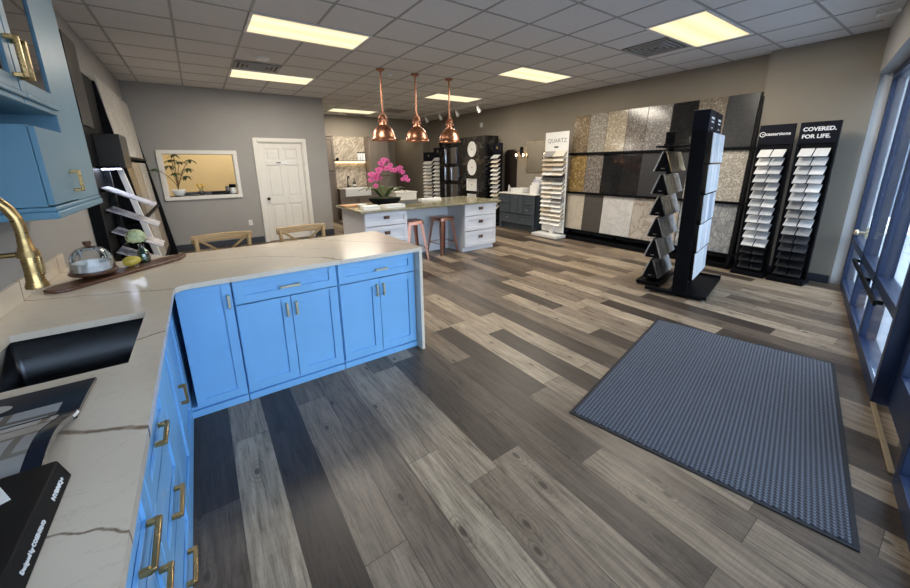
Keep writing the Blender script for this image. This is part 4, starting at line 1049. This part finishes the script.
# ------------------------------------------------------------------ sample racks
TM = [paint('sample_' + n, srgb(*c), .25, .06, 14) for n, c in (('white', (226, 224, 220)), ('cream', (214, 206, 192)), ('pale_grey', (196, 196, 196)), ('grey', (150, 148, 146)), ('beige', (190, 176, 156)), ('charcoal', (62, 63, 66)), ('black', (30, 31, 34)))]
def tile_mesh(w, ln, th, mat, labelmat):
    q = MB(); q.box(-w / 2, w / 2, -ln, 0, -th, 0); q.cur = 1; q.box(-w / 2 + .01, -w / 2 + w * .35, -ln - .0006, -ln + .0002, -th * .8, -th * .2); return q
def sample_rack(lab, cat_group, loc, rz, w, h, cols, rows, ztop, pitch, tilt, tw, tl, tth, colf, panel, rack_parts, tile_word):
    r = thing('sample_rack', lab, 'sample rack', loc, rz)
    rack_parts(r)
    protos = {}
    Rz = Matrix.Rotation(rz, 4, 'Z'); base = Matrix.Translation(Vector(loc)) @ Rz
    for i in range(rows):
        z = ztop - pitch * i
        q = MB(); q.box(-w / 2 + .02, w / 2 - .02, -.03, .0, z - .03, z - .018); q.build('ledge', M['black'] if panel != 'white' else M['white'], r)
        for c in range(cols):
            mi = colf(i, c)
            if mi is None: continue
            key = mi
            if key not in protos:
                q = MB(); q.box(-tw / 2, tw / 2, -tl, 0, -tth, 0); me_o = q.build('sample_tile', TM[mi], None, .001); protos[key] = me_o; o = me_o
            else:
                o = protos[key].copy(); COL.objects.link(o)
            x = (c - (cols - 1) / 2) * (tw + .012)
            o.matrix_world = base @ Matrix.Translation((x, -.033, z)) @ Matrix.Rotation(tilt, 4, 'X')
            side = '' if cols == 1 else ('left column, ' if c == 0 else 'right column, ')
            nm = ['white', 'cream', 'pale grey', 'grey', 'beige', 'charcoal', 'black'][mi]
            tag(o, f'{nm} sample tile, {side}{ORD[i]} row down, {tile_word}', 'sample tile', cat_group)
    return r
# the two black racks at the glass end of the right wall
def blk_parts(txt):
    def f(r):
        q = MB(); q.box(-.18, .18, -.03, 0, .06, 2.01); q.build('back_panel', M['black'], r, .003)
        q = MB(); q.box(-.185, .185, -.20, .12, .002, .06); q.build('base', M['black'], r, .004)
        for s in (-1, 1):
            q = MB(); q.box(s * .17 - .01, s * .17 + .01, -.06, 0, .06, 1.76); q.build('side_rail', M['black'], r, .002)
        q = MB(); q.box(-.18, .18, -.045, -.03, 1.76, 2.01); q.build('header', M['navy'], r, .002)
        L = lambda x, z: frame3((1, 0, 0), (0, 0, 1), (0, -1, 0), (x, -.0462, z))
        if txt == 'a':
            lettering('caesarstone', .056, M['letter'], r, L(-.105, 1.877), bold=.001, sx=.93)
            q = MB(); n = 24; vs, fs = [], []
            for k in range(n):
                a = 2 * PI * k / n
                for rr2 in (.033, .024): vs.append((-.14 + rr2 * math.cos(a), -.0465, 1.893 + rr2 * math.sin(a)))
            for k in range(n): fs.append((2 * k, 2 * ((k + 1) % n), 2 * ((k + 1) % n) + 1, 2 * k + 1))
            q.add(vs, fs); q.box(-.147, -.122, -.047, -.0462, 1.889, 1.897); q.build('emblem', M['letter'], r)
        else:
            lettering('COVERED.', .063, M['letter'], r, L(-.15, 1.905), bold=.0022)
            lettering('FOR LIFE.', .063, M['letter'], r, L(-.15, 1.82), bold=.0022)
    return f
cfl = [[0, 0], [0, 2], [0, 2], [2, 2], [3, 2], [2, 2], [2, 0], [2, 2], [0, 2], [2, 2], [0, 2], [0, 0], [6, 6], [6, 6], [6, 6]]
cfr = [[0, 0], [2, 2], [2, 0], [2, 2], [2, 0], [2, 2], [3, 2], [3, 3], [2, 2], [3, 3], [5, 5], [5, 5], [6, 6], [6, 6], [6, 6]]
GL = 'stone sample tiles in the two black racks by the storefront'
sample_rack('black sample rack with a round logo on its header, nearer the slab wall', GL, (6.28, 1.64, 0), -R90, .36, 2, 2, 15, 1.70, .108, .66, .128, .15, .012, lambda i, c: cfl[i][c], 'black', blk_parts('a'), 'black rack with the round logo')
sample_rack('black sample rack with a two-line slogan on its header, next to the storefront', GL, (6.28, 1.235, 0), -R90, .36, 2, 2, 15, 1.70, .108, .66, .128, .15, .012, lambda i, c: cfr[i][c], 'black', blk_parts('b'), 'black rack with the two-line slogan')
# white quartz rack
def wh_parts(r):
    q = MB(); q.box(-.30, .30, -.02, 0, .10, 2.18); q.build('back_panel', M['white'], r, .003)
    q = MB(); q.box(-.34, .34, -.30, .14, .012, .07); q.build('base', M['white'], r, .004)
    q = MB(); q.box(-.05, .05, -.06, -.02, .07, .35); q.build('post', M['white'], r, .003)
    for sx in (-.3, .3):
        for sy in (-.26, .1):
            q = MB(); q.cyl((sx, sy, 0), (sx, sy, .012), .02); q.build('foot', M['black'], r)
    L = lambda x, z: frame3((1, 0, 0), (0, 0, 1), (0, -1, 0), (x, -.0212, z))
    lettering('QUARTZ', .115, M['greyink'], r, L(-.235, 1.97), sx=1.06)
    q = MB(); q.box(-.055, .055, -.0222, -.02, 1.865, 1.895); q.build('emblem', M['blackink'], r, label='small dark wordmark')
random.seed(5)
qz = [[random.choice([0, 0, 1, 1, 2, 4]) for c in range(2)] for i in range(16)]
qz[0] = [3, 1]; qz[5] = [5, 5]; qz[10][1] = 3; qz[6] = [1, 2]
GQ = 'stone sample tiles in the white rack'
sample_rack('tall white sample rack with a grey header word and two columns of tiles', GQ, (6.22, 5.19, 0), -R90, .6, 2.18, 2, 16, 1.80, .095, .80, .27, .15, .016, lambda i, c: qz[i][c], 'white', wh_parts, 'white rack')
# narrow black racks either side of the sink display
def nar_parts(h, w):
    def f(r):
        q = MB(); q.box(-w / 2, w / 2, -.03, 0, .05, h); q.build('back_panel', M['black'], r, .003)
        q = MB(); q.box(-w / 2, w / 2, -.20, .1, .002, .05); q.build('base', M['black'], r, .003)
        q = MB(); q.box(-w / 2, w / 2, -.045, -.03, h - .22, h); q.build('header', M['navy'], r, .002)
        q = MB(); q.cyl((0, -.045, h - .11), (0, -.0475, h - .11), .035, n=18); q.build('emblem', paint('gold_emblem', srgb(120, 104, 66), .4, .05), r)
    return f
random.seed(9)
def rc(n, f=(0, 0, 1, 2)): return [random.choice(f) for _ in range(n)]
c1, c2, c3 = rc(13), rc(12), rc(12)
GN = 'stone sample tiles in the narrow black racks'
sample_rack('narrow black sample rack between the black sink display and the dark vanity', GN, (6.32, 7.13, 0), -R90, .34, 2.06, 1, 13, 1.78, .105, .62, .26, .15, .012, lambda i, c: c1[i], 'black', nar_parts(2.06, .34), 'narrow black rack beside the dark vanity')
sample_rack('narrow black sample rack just left of the black sink display', GN, (6.25, 9.82, 0), -R90 + .25, .36, 2.06, 1, 12, 1.76, .115, .62, .28, .15, .012, lambda i, c: c2[i], 'black', nar_parts(2.06, .36), 'narrow rack just left of the sink display')
sample_rack('narrow black sample rack farthest back by the hallway opening', GN, (6.24, 10.36, 0), -R90 + .30, .44, 1.94, 1, 12, 1.66, .105, .62, .36, .16, .012, lambda i, c: c3[i], 'black', nar_parts(1.94, .44), 'farthest narrow rack by the hallway')

# dark arched panel
q = MB(); n = 12; pl = [(-.21, 0), (.21, 0)] + [(.21 - .12 + .12 * math.cos(PI / 2 * k / n), 1.78 + .12 * math.sin(PI / 2 * k / n)) for k in range(n + 1)] + [(-.21 + .12 - .12 * math.sin(PI / 2 * k / n), 1.78 + .12 * math.cos(PI / 2 * k / n)) for k in range(n + 1)]
q.prism(pl, 0, .03); o = q.build('arched_board', paint('dark_bronze_panel', srgb(44, 36, 32), .3, .1, 6), None, .003)
o.matrix_world = frame3((0, -1, 0), (0, 0, 1), (-1, 0, 0), (XR - .003, 6.98, .002)); tag(o, 'tall dark panel with rounded top on the wall left of the sconces', 'panel')

# ------------------------------------------------------------------ vanity, mirror, sconces
vn = cabinet('vanity_cabinet', 'dark slate vanity with doors between drawer columns below the mirror', 'cabinet', (6.14, 6.82, 0), -R90, 1.16, .48, 0.0, .85, M['slate'],
    [('drawer', .04, .34, .63, .83, 'h', .19, .73, .07), ('drawer', .04, .34, .40, .61, 'h', .19, .51, .07), ('drawer', .82, 1.12, .63, .83, 'h', .97, .73, .07), ('drawer', .82, 1.12, .40, .61, 'h', .97, .51, .07),
     ('door', .36, .578, .40, .83), ('door', .582, .80, .40, .83, 'h', .60, .79, .03), ('drawer', .04, .576, .16, .38, 'h', .31, .28, .08), ('drawer', .584, 1.12, .16, .38, 'h', .85, .28, .08)], M['chrome'], None, toe=.12, st=.04, toe_in=.05)
for x in (0.0, 1.10):
    q = MB(); q.box(x, x + .06, -.02, .04, .0, .85); q.build('leg', M['slate'], vn, .003)
q = MB(); q.box(-.02, 1.18, -.035, .49, .851, .875); q.build('top', M['trim'], vn, .003)
VZ = .8755
mr = thing('wall_mirror', 'framed rectangular mirror on the wall between two sconces', 'mirror', (XR - .001, 6.15, 1.70), -R90)
M['mirror'] = paint('mirror_silver', srgb(232, 232, 230), .03, .005, 4, metal=1)
q = MB(); q.box(-.30, .30, -.02, 0, -.36, .36); q.build('frame', M['champ'], mr, .004)
q = MB(); q.box(-.28, .28, -.022, -.0195, -.34, .34); q.build('mirror_glass', M['mirror'], mr)
M['sbulb'] = emit('sconce_bulb', (1, .62, .30, 1), 14)
def sconce(lab, y):
    s = thing('wall_sconce', lab, 'wall lamp', (XR - .001, y, 1.86), -R90, 'wall sconces at the mirror')
    q = MB(); q.box(-.05, .05, -.02, 0, -.09, .09); q.build('back_plate', M['black'], s, .004)
    for x in (-.12, .12):
        q = MB(); q.tube([(0, -.02, 0), (x * .6, -.06, -.0), (x, -.07, -.03)], .008, 8); q.cyl((x, -.07, -.03), (x, -.07, -.06), .014); a = q.build('arm', M['black'], s)
        q = MB(); q.lathe([(.02, -.05), (.05, -.09), (.055, -.17), (.045, -.20)], (x, -.07, 0), 18); q.build('lamp_shade', M['jar_glass'], a)
        q = MB(); q.ball((x, -.07, -.10), .022, (1, 1, 1.4)); q.build('bulb', M['sbulb'], a)
sconce('black two-bulb wall sconce left of the framed mirror', 6.62)
sconce('black two-bulb wall sconce right of the mirror, behind the white rack', 5.70)
# on the vanity
fd = thing('folded_towel', 'white folded paper fan standing on the vanity left end', 'paper', (6.28, 6.62, VZ), .4)
q = MB()
for k in range(4): q.prism([(-.09 + .045 * k, 0), (-.05 + .045 * k, 0), (-.03 + .05 * k, .17 - .02 * k), (-.06 + .05 * k, .19 - .02 * k)], -.02 - .01 * k, -.012 - .01 * k, frame3((1, 0, 0), (0, 0, 1), (0, -1, 0), (0, 0, 0)))
q.build('sheets', M['paper'], fd)
vb = thing('vessel_sink', 'white rectangular vessel basin on the dark vanity', 'sink', (6.36, 6.32, VZ))
q = MB(); q.box(-.16, .16, -.2, .2, 0, .02); q.box(-.16, -.145, -.2, .2, .02, .11); q.box(.145, .16, -.2, .2, .02, .11); q.box(-.145, .145, -.2, -.185, .02, .11); q.box(-.145, .145, .185, .2, .02, .11); q.build('basin', M['white'], vb, .004)
vf = thing('faucet', 'curved dark faucet standing on the vanity top', 'faucet', (6.52, 6.03, VZ))
q = MB(); q.tube(bez([(0, 0, 0), (0, 0, .12), (-.03, 0, .18), (-.10, 0, .17), (-.12, 0, .12)], 12), .011, 8); q.cyl((0, 0, 0), (0, 0, .02), .025); q.build('spout', M['bronze'], vf)
q = MB(); q.cyl((0, -.06, 0), (0, -.06, .05), .012); q.cyl((0, -.06, .05), (-.02, -.10, .055), .006); q.build('lever', M['bronze'], vf)
for k in range(4):
    boxthing('leaflet', 'white printed leaflet standing on the vanity right end, ' + ORD[k] + ' of the stack', 'paper', (6.22 + .07 * k, 5.80 + .012 * k, VZ), (.006, .20, .20 + .06 * k), .1, [M['paper'], M['paper'], M['smp_blue'], M['paper']][k], .001, 'leaflets on the vanity')
q = MB(); q.box(-.06, .06, -.025, 0, -.06, .06); o = q.build('thermostat', M['white'], None, .005); o.matrix_world = Matrix.Translation((XR - .001, 8.19, 2.60)) @ Matrix.Rotation(-R90, 4, 'Z'); tag(o, 'small white box high on the wall above the black sink display', 'sensor')

# ------------------------------------------------------------------ slab wall on the right
C = srgb
gm = {
 'tan': granite('granite_tan', C(150, 132, 104), C(96, 84, 70), C(190, 176, 150), 46),
 'greybeige': granite('granite_grey_beige', C(168, 162, 150), C(120, 114, 106), C(200, 196, 188), 46),
 'palebeige': granite('granite_pale_beige', C(186, 174, 152), C(138, 126, 108), C(212, 204, 188), 40),
 'greybrown': granite('granite_grey_brown', C(140, 132, 124), C(86, 80, 76), C(176, 168, 158), 46),
 'grey': granite('granite_grey', C(158, 152, 146), C(104, 100, 98), C(196, 192, 188), 50),
 'black': granite('granite_black', C(22, 22, 24), C(34, 34, 36), C(18, 18, 20), 80, .08),
 'gold': granite('granite_gold', C(168, 140, 88), C(110, 90, 58), C(202, 182, 138), 30),
 'charcoal': granite('granite_charcoal', C(38, 39, 42), C(56, 57, 60), C(28, 28, 31), 70, .3),
 'warmgrey': granite('granite_warm_grey', C(142, 132, 118), C(100, 92, 82), C(172, 164, 150), 46),
 'light': granite('granite_light', C(204, 200, 190), C(150, 142, 130), C(226, 222, 214), 55, .15, 5),
 'cream': marble('cream_slab', C(208, 198, 180), C(180, 166, 146), 2.5, .05, .2, amt=.5),
 'brown': paint('brown_grey_slab', C(78, 74, 70), .3, .08, 10),
 'white': marble('white_speckled_slab', C(216, 214, 210), C(176, 172, 168), 4, .06, .2, amt=.5),
 'veined': marble('brown_veined_slab', C(196, 186, 174), C(128, 112, 100), 3.5, .06, .2, amt=.7),
}
def pebble_mat():
    t = NT('pebble_stone'); o = t.mapping(t.obj(), (1, 12, 6)); v = t.n('ShaderNodeTexVoronoi', inp={'Vector': o, 'Scale': 1.6, 'Randomness': .9}); v.feature = 'DISTANCE_TO_EDGE'
    v2 = t.n('ShaderNodeTexVoronoi', inp={'Vector': o, 'Scale': 1.6, 'Randomness': .9}); c = t.ramp(v2.outputs['Color'], [(0, C(142, 144, 146)), (.5, C(164, 166, 166)), (1, C(192, 192, 188))])
    t.set(color=t.mix(t.ramp(v.outputs['Distance'], [(.02, (1, 1, 1, 1)), (.06, (0, 0, 0, 1))]), c, C(126, 128, 132)), rough=.1); return t.m
gm['pebble'] = pebble_mat()
dr = thing('slab_rack', 'long black three-tier slab rack along the right wall', 'display rack', (0, 0, 0))
dr.location = (XR, 1.9, 0)
def sx(z): return -.12 - .19 * (2.48 - z) / 2.25           # face of the slabs measured from the wall
for y in (.05, 1.02, 2.06, 3.12):
    q = MB(); q.box(-.06, -.005, y - .025, y + .025, .0, 2.40); q.build('upright', M['black'], dr, .003)
q = MB(); q.prism([(-.42, 0), (-.30, 0), (-.105, 2.47), (-.135, 2.47), (-.345, .22), (-.42, .06)], -.02, .02, frame3((1, 0, 0), (0, 0, 1), (0, -1, 0), (0, .03, 0))); q.build('end_frame', M['black'], dr, .003)
for z in (.21, .97, 1.745):
    q = MB(); q.box(-.055, sx(z) - .045, -.0, 3.16, z - .03, z - .004); q.box(sx(z) - .045, sx(z) - .036, 0, 3.16, z - .004, z + .012); q.build('shelf', M['black'], dr, .002)
q = MB(); q.box(-.06, -.40, .02, 3.16, .0, .07); q.build('base', M['black'], dr, .003)
def slab(desc, mat, y0, y1, z, h, extra=0.0):
    xb, xt = XR + sx(z) - extra, XR + sx(z + h) - extra
    a = math.atan2(xt - xb, h); q = MB(); q.box(0, .018, y0 + .003, y1 - .003, 0, h / math.cos(a))
    o = q.build('stone_slab', gm[mat], None, .0015); o.location = (xb, 0, z - .003); o.rotation_euler = (0, a, 0)
    return tag(o, desc, 'stone slab', 'stone slabs on the right wall rack')
T, Mi, Bo = (1.745, .735), (.97, .745), (.215, .73)
for d, m, y0, y1 in (('tan speckled granite slab, top row, farthest left', 'tan', 4.64, 5.0), ('grey beige speckled slab, top row, second from the left', 'greybeige', 4.26, 4.64), ('pale beige speckled slab, top row, third from the left', 'palebeige', 3.86, 4.26),
     ('grey brown speckled slab, top row, fourth from the left', 'greybrown', 3.5, 3.86), ('grey granite slab left of the tall black slab, top row', 'grey', 3.1, 3.5), ('plain black slab in the top row behind the free-standing rack', 'black', 2.72, 3.1),
     ('warm grey speckled slab, top row, between black and charcoal slabs', 'warmgrey', 2.34, 2.72), ('charcoal slab at the right end of the top row', 'charcoal', 1.96, 2.34)):
    slab(d, m, y0, y1, *T)
for d, m, y0, y1 in (('gold brown granite slab, middle row, farthest left', 'gold', 4.61, 5.0), ('mid grey granite slab, middle row, second from the left', 'greybrown', 4.24, 4.61), ('glossy black slab left of two, middle row', 'black', 3.87, 4.24),
     ('glossy black slab right of two, middle row', 'black', 3.49, 3.87), ('dark charcoal slab, middle row, behind the sample tree', 'charcoal', 2.73, 3.49), ('light speckled granite slab at the right end of the middle row', 'light', 1.96, 2.73)):
    slab(d, m, y0, y1, *Mi)
for d, m, y0, y1 in (('cream slab, bottom row, farthest left', 'cream', 4.55, 4.97), ('brown grey slab, bottom row, second from the left', 'brown', 4.13, 4.55), ('wide white speckled slab in the bottom row', 'white', 3.52, 4.13),
     ('brown veined beige slab, bottom row, beside the sample tree', 'veined', 2.74, 3.52), ('grey pebble pattern slab, bottom row, behind the free-standing rack', 'pebble', 2.33, 2.73), ('grey pebble pattern slab at the right end of the bottom row', 'pebble', 1.96, 2.33)):
    slab(d, m, y0, y1, *Bo)

# ------------------------------------------------------------------ free-standing racks near the storefront
OS = (4.48, 1.75, 0)
fr = thing('panel_rack', 'free-standing black rack of hanging pale panels beside the sample tree', 'sample rack', OS, TH)
q = MB(); q.box(-.02, .05, -.22, .42, .02, .06); q.box(-.02, 1.10, -.21, .19, .02, .035); q.box(1.05, 1.10, -.21, .19, .02, .06); q.build('base', M['black'], fr, .004)
for x, y in ((.015, -.19), (.015, .39), (1.07, -.18), (1.07, .16)):
    q = MB(); q.cyl((x, y, 0), (x, y, .02), .018); q.build('foot', M['chrome'], fr)
q = MB(); q.prism([(-.02, .035), (.13, .035), (.145, 1.88), (0.0, 1.88)], 0, .05, frame3((0, 1, 0), (0, 0, 1), (1, 0, 0), (-.005, 0, 0))); q.build('post', M['black'], fr, .003)
q = MB(); q.prism([(.04, .06), (.12, .06), (.13, 1.88), (.05, 1.88)], .05, .76, frame3((0, 1, 0), (0, 0, 1), (1, 0, 0), (-.005, 0, 0))); q.build('core_panel', M['black'], fr, .003)
for k, (x0, x1) in enumerate(((-.005, .36), (.40, .76))):
    q = MB(); q.box(x0, x1, 0.0, .15, 1.875, 2.09); h = q.build('header_box', M['navy'], fr, .004)
    L = frame3((1, 0, 0), (0, 0, 1), (0, -1, 0), (x0 + .07, -.0006, 2.0))
    q = MB(); q.box(x0 + .10, x0 + .27, -.0012, 0, 2.0, 2.022); q.box(x0 + .12, x0 + .25, -.0012, 0, 1.965, 1.98); q.box(x0 + .15, x0 + .22, -.0012, 0, 1.905, 1.918); q.build('emblem', M['letter'], h)
M['panel'] = [paint('panel_' + n, srgb(*c), .3, .06, 10) for n, c in (('white', (222, 226, 230)), ('pale', (204, 210, 216)), ('grey', (178, 184, 190)), ('blue_grey', (160, 172, 190)))]
random.seed(21)
PW = [0, 1, 0, 0, 1, 0, 0, 1, 2, 0, 3, 1, 0, 1, 0, 1, 0, 0, 0, 1]
Mfr = Matrix.Translation(OS) @ Matrix.Rotation(TH, 4, 'Z')
for i in range(5):
    zt = 1.86 - .328 * i
    q = MB(); q.box(0.02, .75, -.062, .04, zt - .330, zt - .322); q.build('ledge', M['black'], fr, .001)
    for c in range(4):
        q = MB(); q.box(-.079, .079, -.010, 0, -.308, 0); o = q.build('hanging_stone_sample', M['panel'][PW[i * 4 + c]], None, .0015)
        o.matrix_world = Mfr @ Matrix.Translation((.09 + .18 * c, -.046, zt - .008)) @ Matrix.Rotation(-.03, 4, 'X')
        tag(o, f'pale hanging stone panel, {ORD[i]} row down, {ORD[c]} from the post, free-standing rack', 'stone panel', 'pale panels on the free-standing rack')
tf = thing('sample_tree', 'free-standing black sample tree with six A-shaped tiers', 'sample rack', (Mfr @ Vector((.20, .44, 0)))[:], TH)
q = MB(); q.box(.0, .72, -.13, .15, .02, .055); q.box(.10, .62, -.05, .07, .055, .06); q.build('base', M['black'], tf, .004)
for x, y in ((.03, -.11), (.03, .13), (.69, -.11), (.69, .13)):
    q = MB(); q.cyl((x, y, 0), (x, y, .02), .016); q.build('foot', M['black'], tf)
q = MB(); q.box(.30, .38, -.02, .03, .055, 1.72); q.build('post', M['black'], tf, .003)
q = MB(); q.box(.0, .72, -.24, .10, 1.725, 1.745); q.build('top_shelf', M['black'], tf, .003)
M['tree'] = [marble('tree_sample_' + n, srgb(*c), srgb(*v), 3, .08, .22, (1, 4, 1), (0, 0, 0), .6) for n, c, v in (('gold', (196, 170, 128), (236, 220, 190)), ('grey', (166, 166, 166), (214, 214, 212)), ('dark', (128, 128, 128), (190, 188, 186)), ('pale', (214, 212, 208), (160, 156, 150)))]
tm = [(0, 0), (1, 2), (2, 1), (1, 1), (3, 2), (2, 3)]
Mtf = Matrix.Translation(tf.location) @ Matrix.Rotation(TH, 4, 'Z')
for i in range(6):
    zb = 1.445 - .268 * i; za = zb + .235; hw = .082
    q = MB(); q.prism([(-hw, zb), (hw, zb), (.008, za - .012), (-.008, za - .012)], 0, .68, frame3((0, 1, 0), (0, 0, 1), (1, 0, 0), (.02, 0, 0))); ti = q.build('tier', M['black'], tf, .002)
    q = MB(); q.box(.018, .0198, -.02, .02, zb + .03, zb + .042); q.build('tag', M['greyink'], ti)
    ln = math.hypot(hw, .235); a = math.atan2(hw, .235)
    for s in (-1, 1):
        for c in range(2):
            q = MB(); q.box(0, .33, -.012, 0, -ln, 0) if s < 0 else q.box(0, .33, 0, .012, -ln, 0)
            o = q.build('stone_tile', M['tree'][tm[i][c]] if s < 0 else TM[(0, 2, 1)[(i + c) % 3]], None, .0015)
            o.matrix_world = Mtf @ Matrix.Translation((.02 + .345 * c, s * .011, za)) @ Matrix.Rotation(s * a, 4, 'X')
            tag(o, f'stone tile, {ORD[i]} tier down the sample tree, {"storefront" if s < 0 else "alcove"} side, {"front" if c == 0 else "back"} half', 'stone tile', 'tiles on the sample tree')
hd = thing('leaflet_holder', 'clear black-backed leaflet holder on the sample tree top shelf', 'holder', (Mtf @ Vector((.10, -.02, 1.7455)))[:], TH)
q = MB(); q.box(0, .008, -.05, .05, 0, .16); q.build('back', M['black'], hd, .002)
q = MB(); q.box(-.05, 0, -.05, .05, 0, .02); q.build('tray', M['black'], hd, .002)

# ------------------------------------------------------------------ entrance mat
def mat_mat():
    t = NT('ribbed_carpet'); o = t.obj(); sp = t.n('ShaderNodeSeparateXYZ', inp={0: o})
    a = t.math('SINE', t.math('MULTIPLY', sp.outputs[1], 2 * PI / .021)); row = t.math('FLOOR', t.math('DIVIDE', sp.outputs[1], .021))
    b = t.math('SINE', t.math('ADD', t.math('MULTIPLY', sp.outputs[0], 2 * PI / .020), t.math('MULTIPLY', row, PI)))
    h = t.math('ADD', t.math('MULTIPLY', a, .6), t.math('MULTIPLY', b, .4)); n1 = t.noise(o, 420, 3, .7); n2 = t.noise(o, 3, 3)
    h2 = t.math('ADD', t.math('MULTIPLY', h, 1.15), t.math('MULTIPLY', n1, 1.1))
    c = t.ramp(t.math('MULTIPLY_ADD', h2, .33, .33), [(.1, srgb(26, 30, 39)), (.5, srgb(66, 73, 87)), (.95, srgb(128, 135, 148))])
    c = t.mix(t.math('MULTIPLY', n2, .2), c, srgb(74, 82, 98)); t.set(color=c, rough=.95, spec=.1, sheen=.2); t.bump(h2, .8, .006); return t.m
ma, mbp, mc, md = Vector((3.55, 1.61)), Vector((3.90, .40)), Vector((2.01, .01)), Vector((1.77, 1.22))
cen = (ma + mbp + mc + md) / 4
mt = thing('entrance_mat', 'blue grey ribbed entrance mat on the plank floor', 'mat', (cen.x, cen.y, .0005), TH)
q = MB(); q.box(-.945, .945, -.612, .612, .002, .011); q.build('carpet', mat_mat(), mt, .003)
q = MB(); q.box(-.965, .965, -.632, .632, 0, .004); q.box(-.965, -.945, -.632, .632, .004, .007); q.box(.945, .965, -.632, .632, .004, .007); q.box(-.945, .945, -.632, -.612, .004, .007); q.box(-.945, .945, .612, .632, .004, .007); q.build('border', M['rubber'], mt, .002)

# short white pipe at the ceiling by the storefront
rd = thing('ceiling_pipe', 'short white pipe under the ceiling in the storefront corner', 'pipe', (5.68, .89, ZC), 0)
q = MB(); q.cyl((0, 0, -.04), (-.012, -.150, -.04), .013); q.cyl((0, .012, -.04), (0, -.012, -.04), .024); q.build('tube', M['white'], rd)
q = MB(); q.cyl((0, 0, -.04), (0, 0, -.002), .012); q.cyl((0, 0, -.008), (0, 0, -.001), .03); q.build('bracket', M['white'], rd)

# ------------------------------------------------------------------ light
w = bpy.data.worlds.new('sky'); SC.world = w; w.use_nodes = True
nt = w.node_tree; bg = nt.nodes['Background']
gtc = nt.nodes.new('ShaderNodeTexCoord'); gsp = nt.nodes.new('ShaderNodeSeparateXYZ'); grm = nt.nodes.new('ShaderNodeValToRGB')
nt.links.new(gtc.outputs['Generated'], gsp.inputs[0]); nt.links.new(gsp.outputs[2], grm.inputs[0]); nt.links.new(grm.outputs[0], bg.inputs[0])
grm.color_ramp.elements[0].color = (.86, .93, 1, 1); grm.color_ramp.elements[1].color = (.62, .78, 1, 1)
bg.inputs[1].default_value = 4.6
def area(name, loc, rot, sx_, sy_, col, power):
    l = bpy.data.lights.new(name, 'AREA'); l.shape = 'RECTANGLE'; l.size = sx_; l.size_y = sy_; l.color = col; l.energy = power
    o = bpy.data.objects.new(name, l); COL.objects.link(o); o.location = loc; o.rotation_euler = rot; return o
for i, (d, x, y) in enumerate(LL):
    area('panel_lamp', (x, y, ZC - .02), (0, 0, 0), 1.14, .53, (1, .91, .78), 38)
area('office_fill_light', (.7, 9.8, 2.93), (0, 0, 0), 1.1, .55, (1, .88, .68), 30)  # unseen lamp, added because the office behind the opening needs light
area('hallway_lamp', (5.8, 12.2, 2.93), (0, 0, 0), .6, .6, (1, .84, .62), 6)
SC.view_settings.view_transform = 'Standard'; SC.view_settings.look = 'None'; SC.view_settings.gamma = 1; SC.view_settings.use_curve_mapping = False
SC.view_settings.exposure = 0.36
try:
    cy = SC.cycles
    cy.use_denoising = True; cy.denoiser = 'OPENIMAGEDENOISE'; cy.max_bounces = 10; cy.diffuse_bounces = 5; cy.glossy_bounces = 4; cy.transparent_max_bounces = 16
    cy.caustics_reflective = False; cy.caustics_refractive = False; cy.sample_clamp_indirect = 8; cy.use_light_tree = True
except Exception as e:
    print(e)
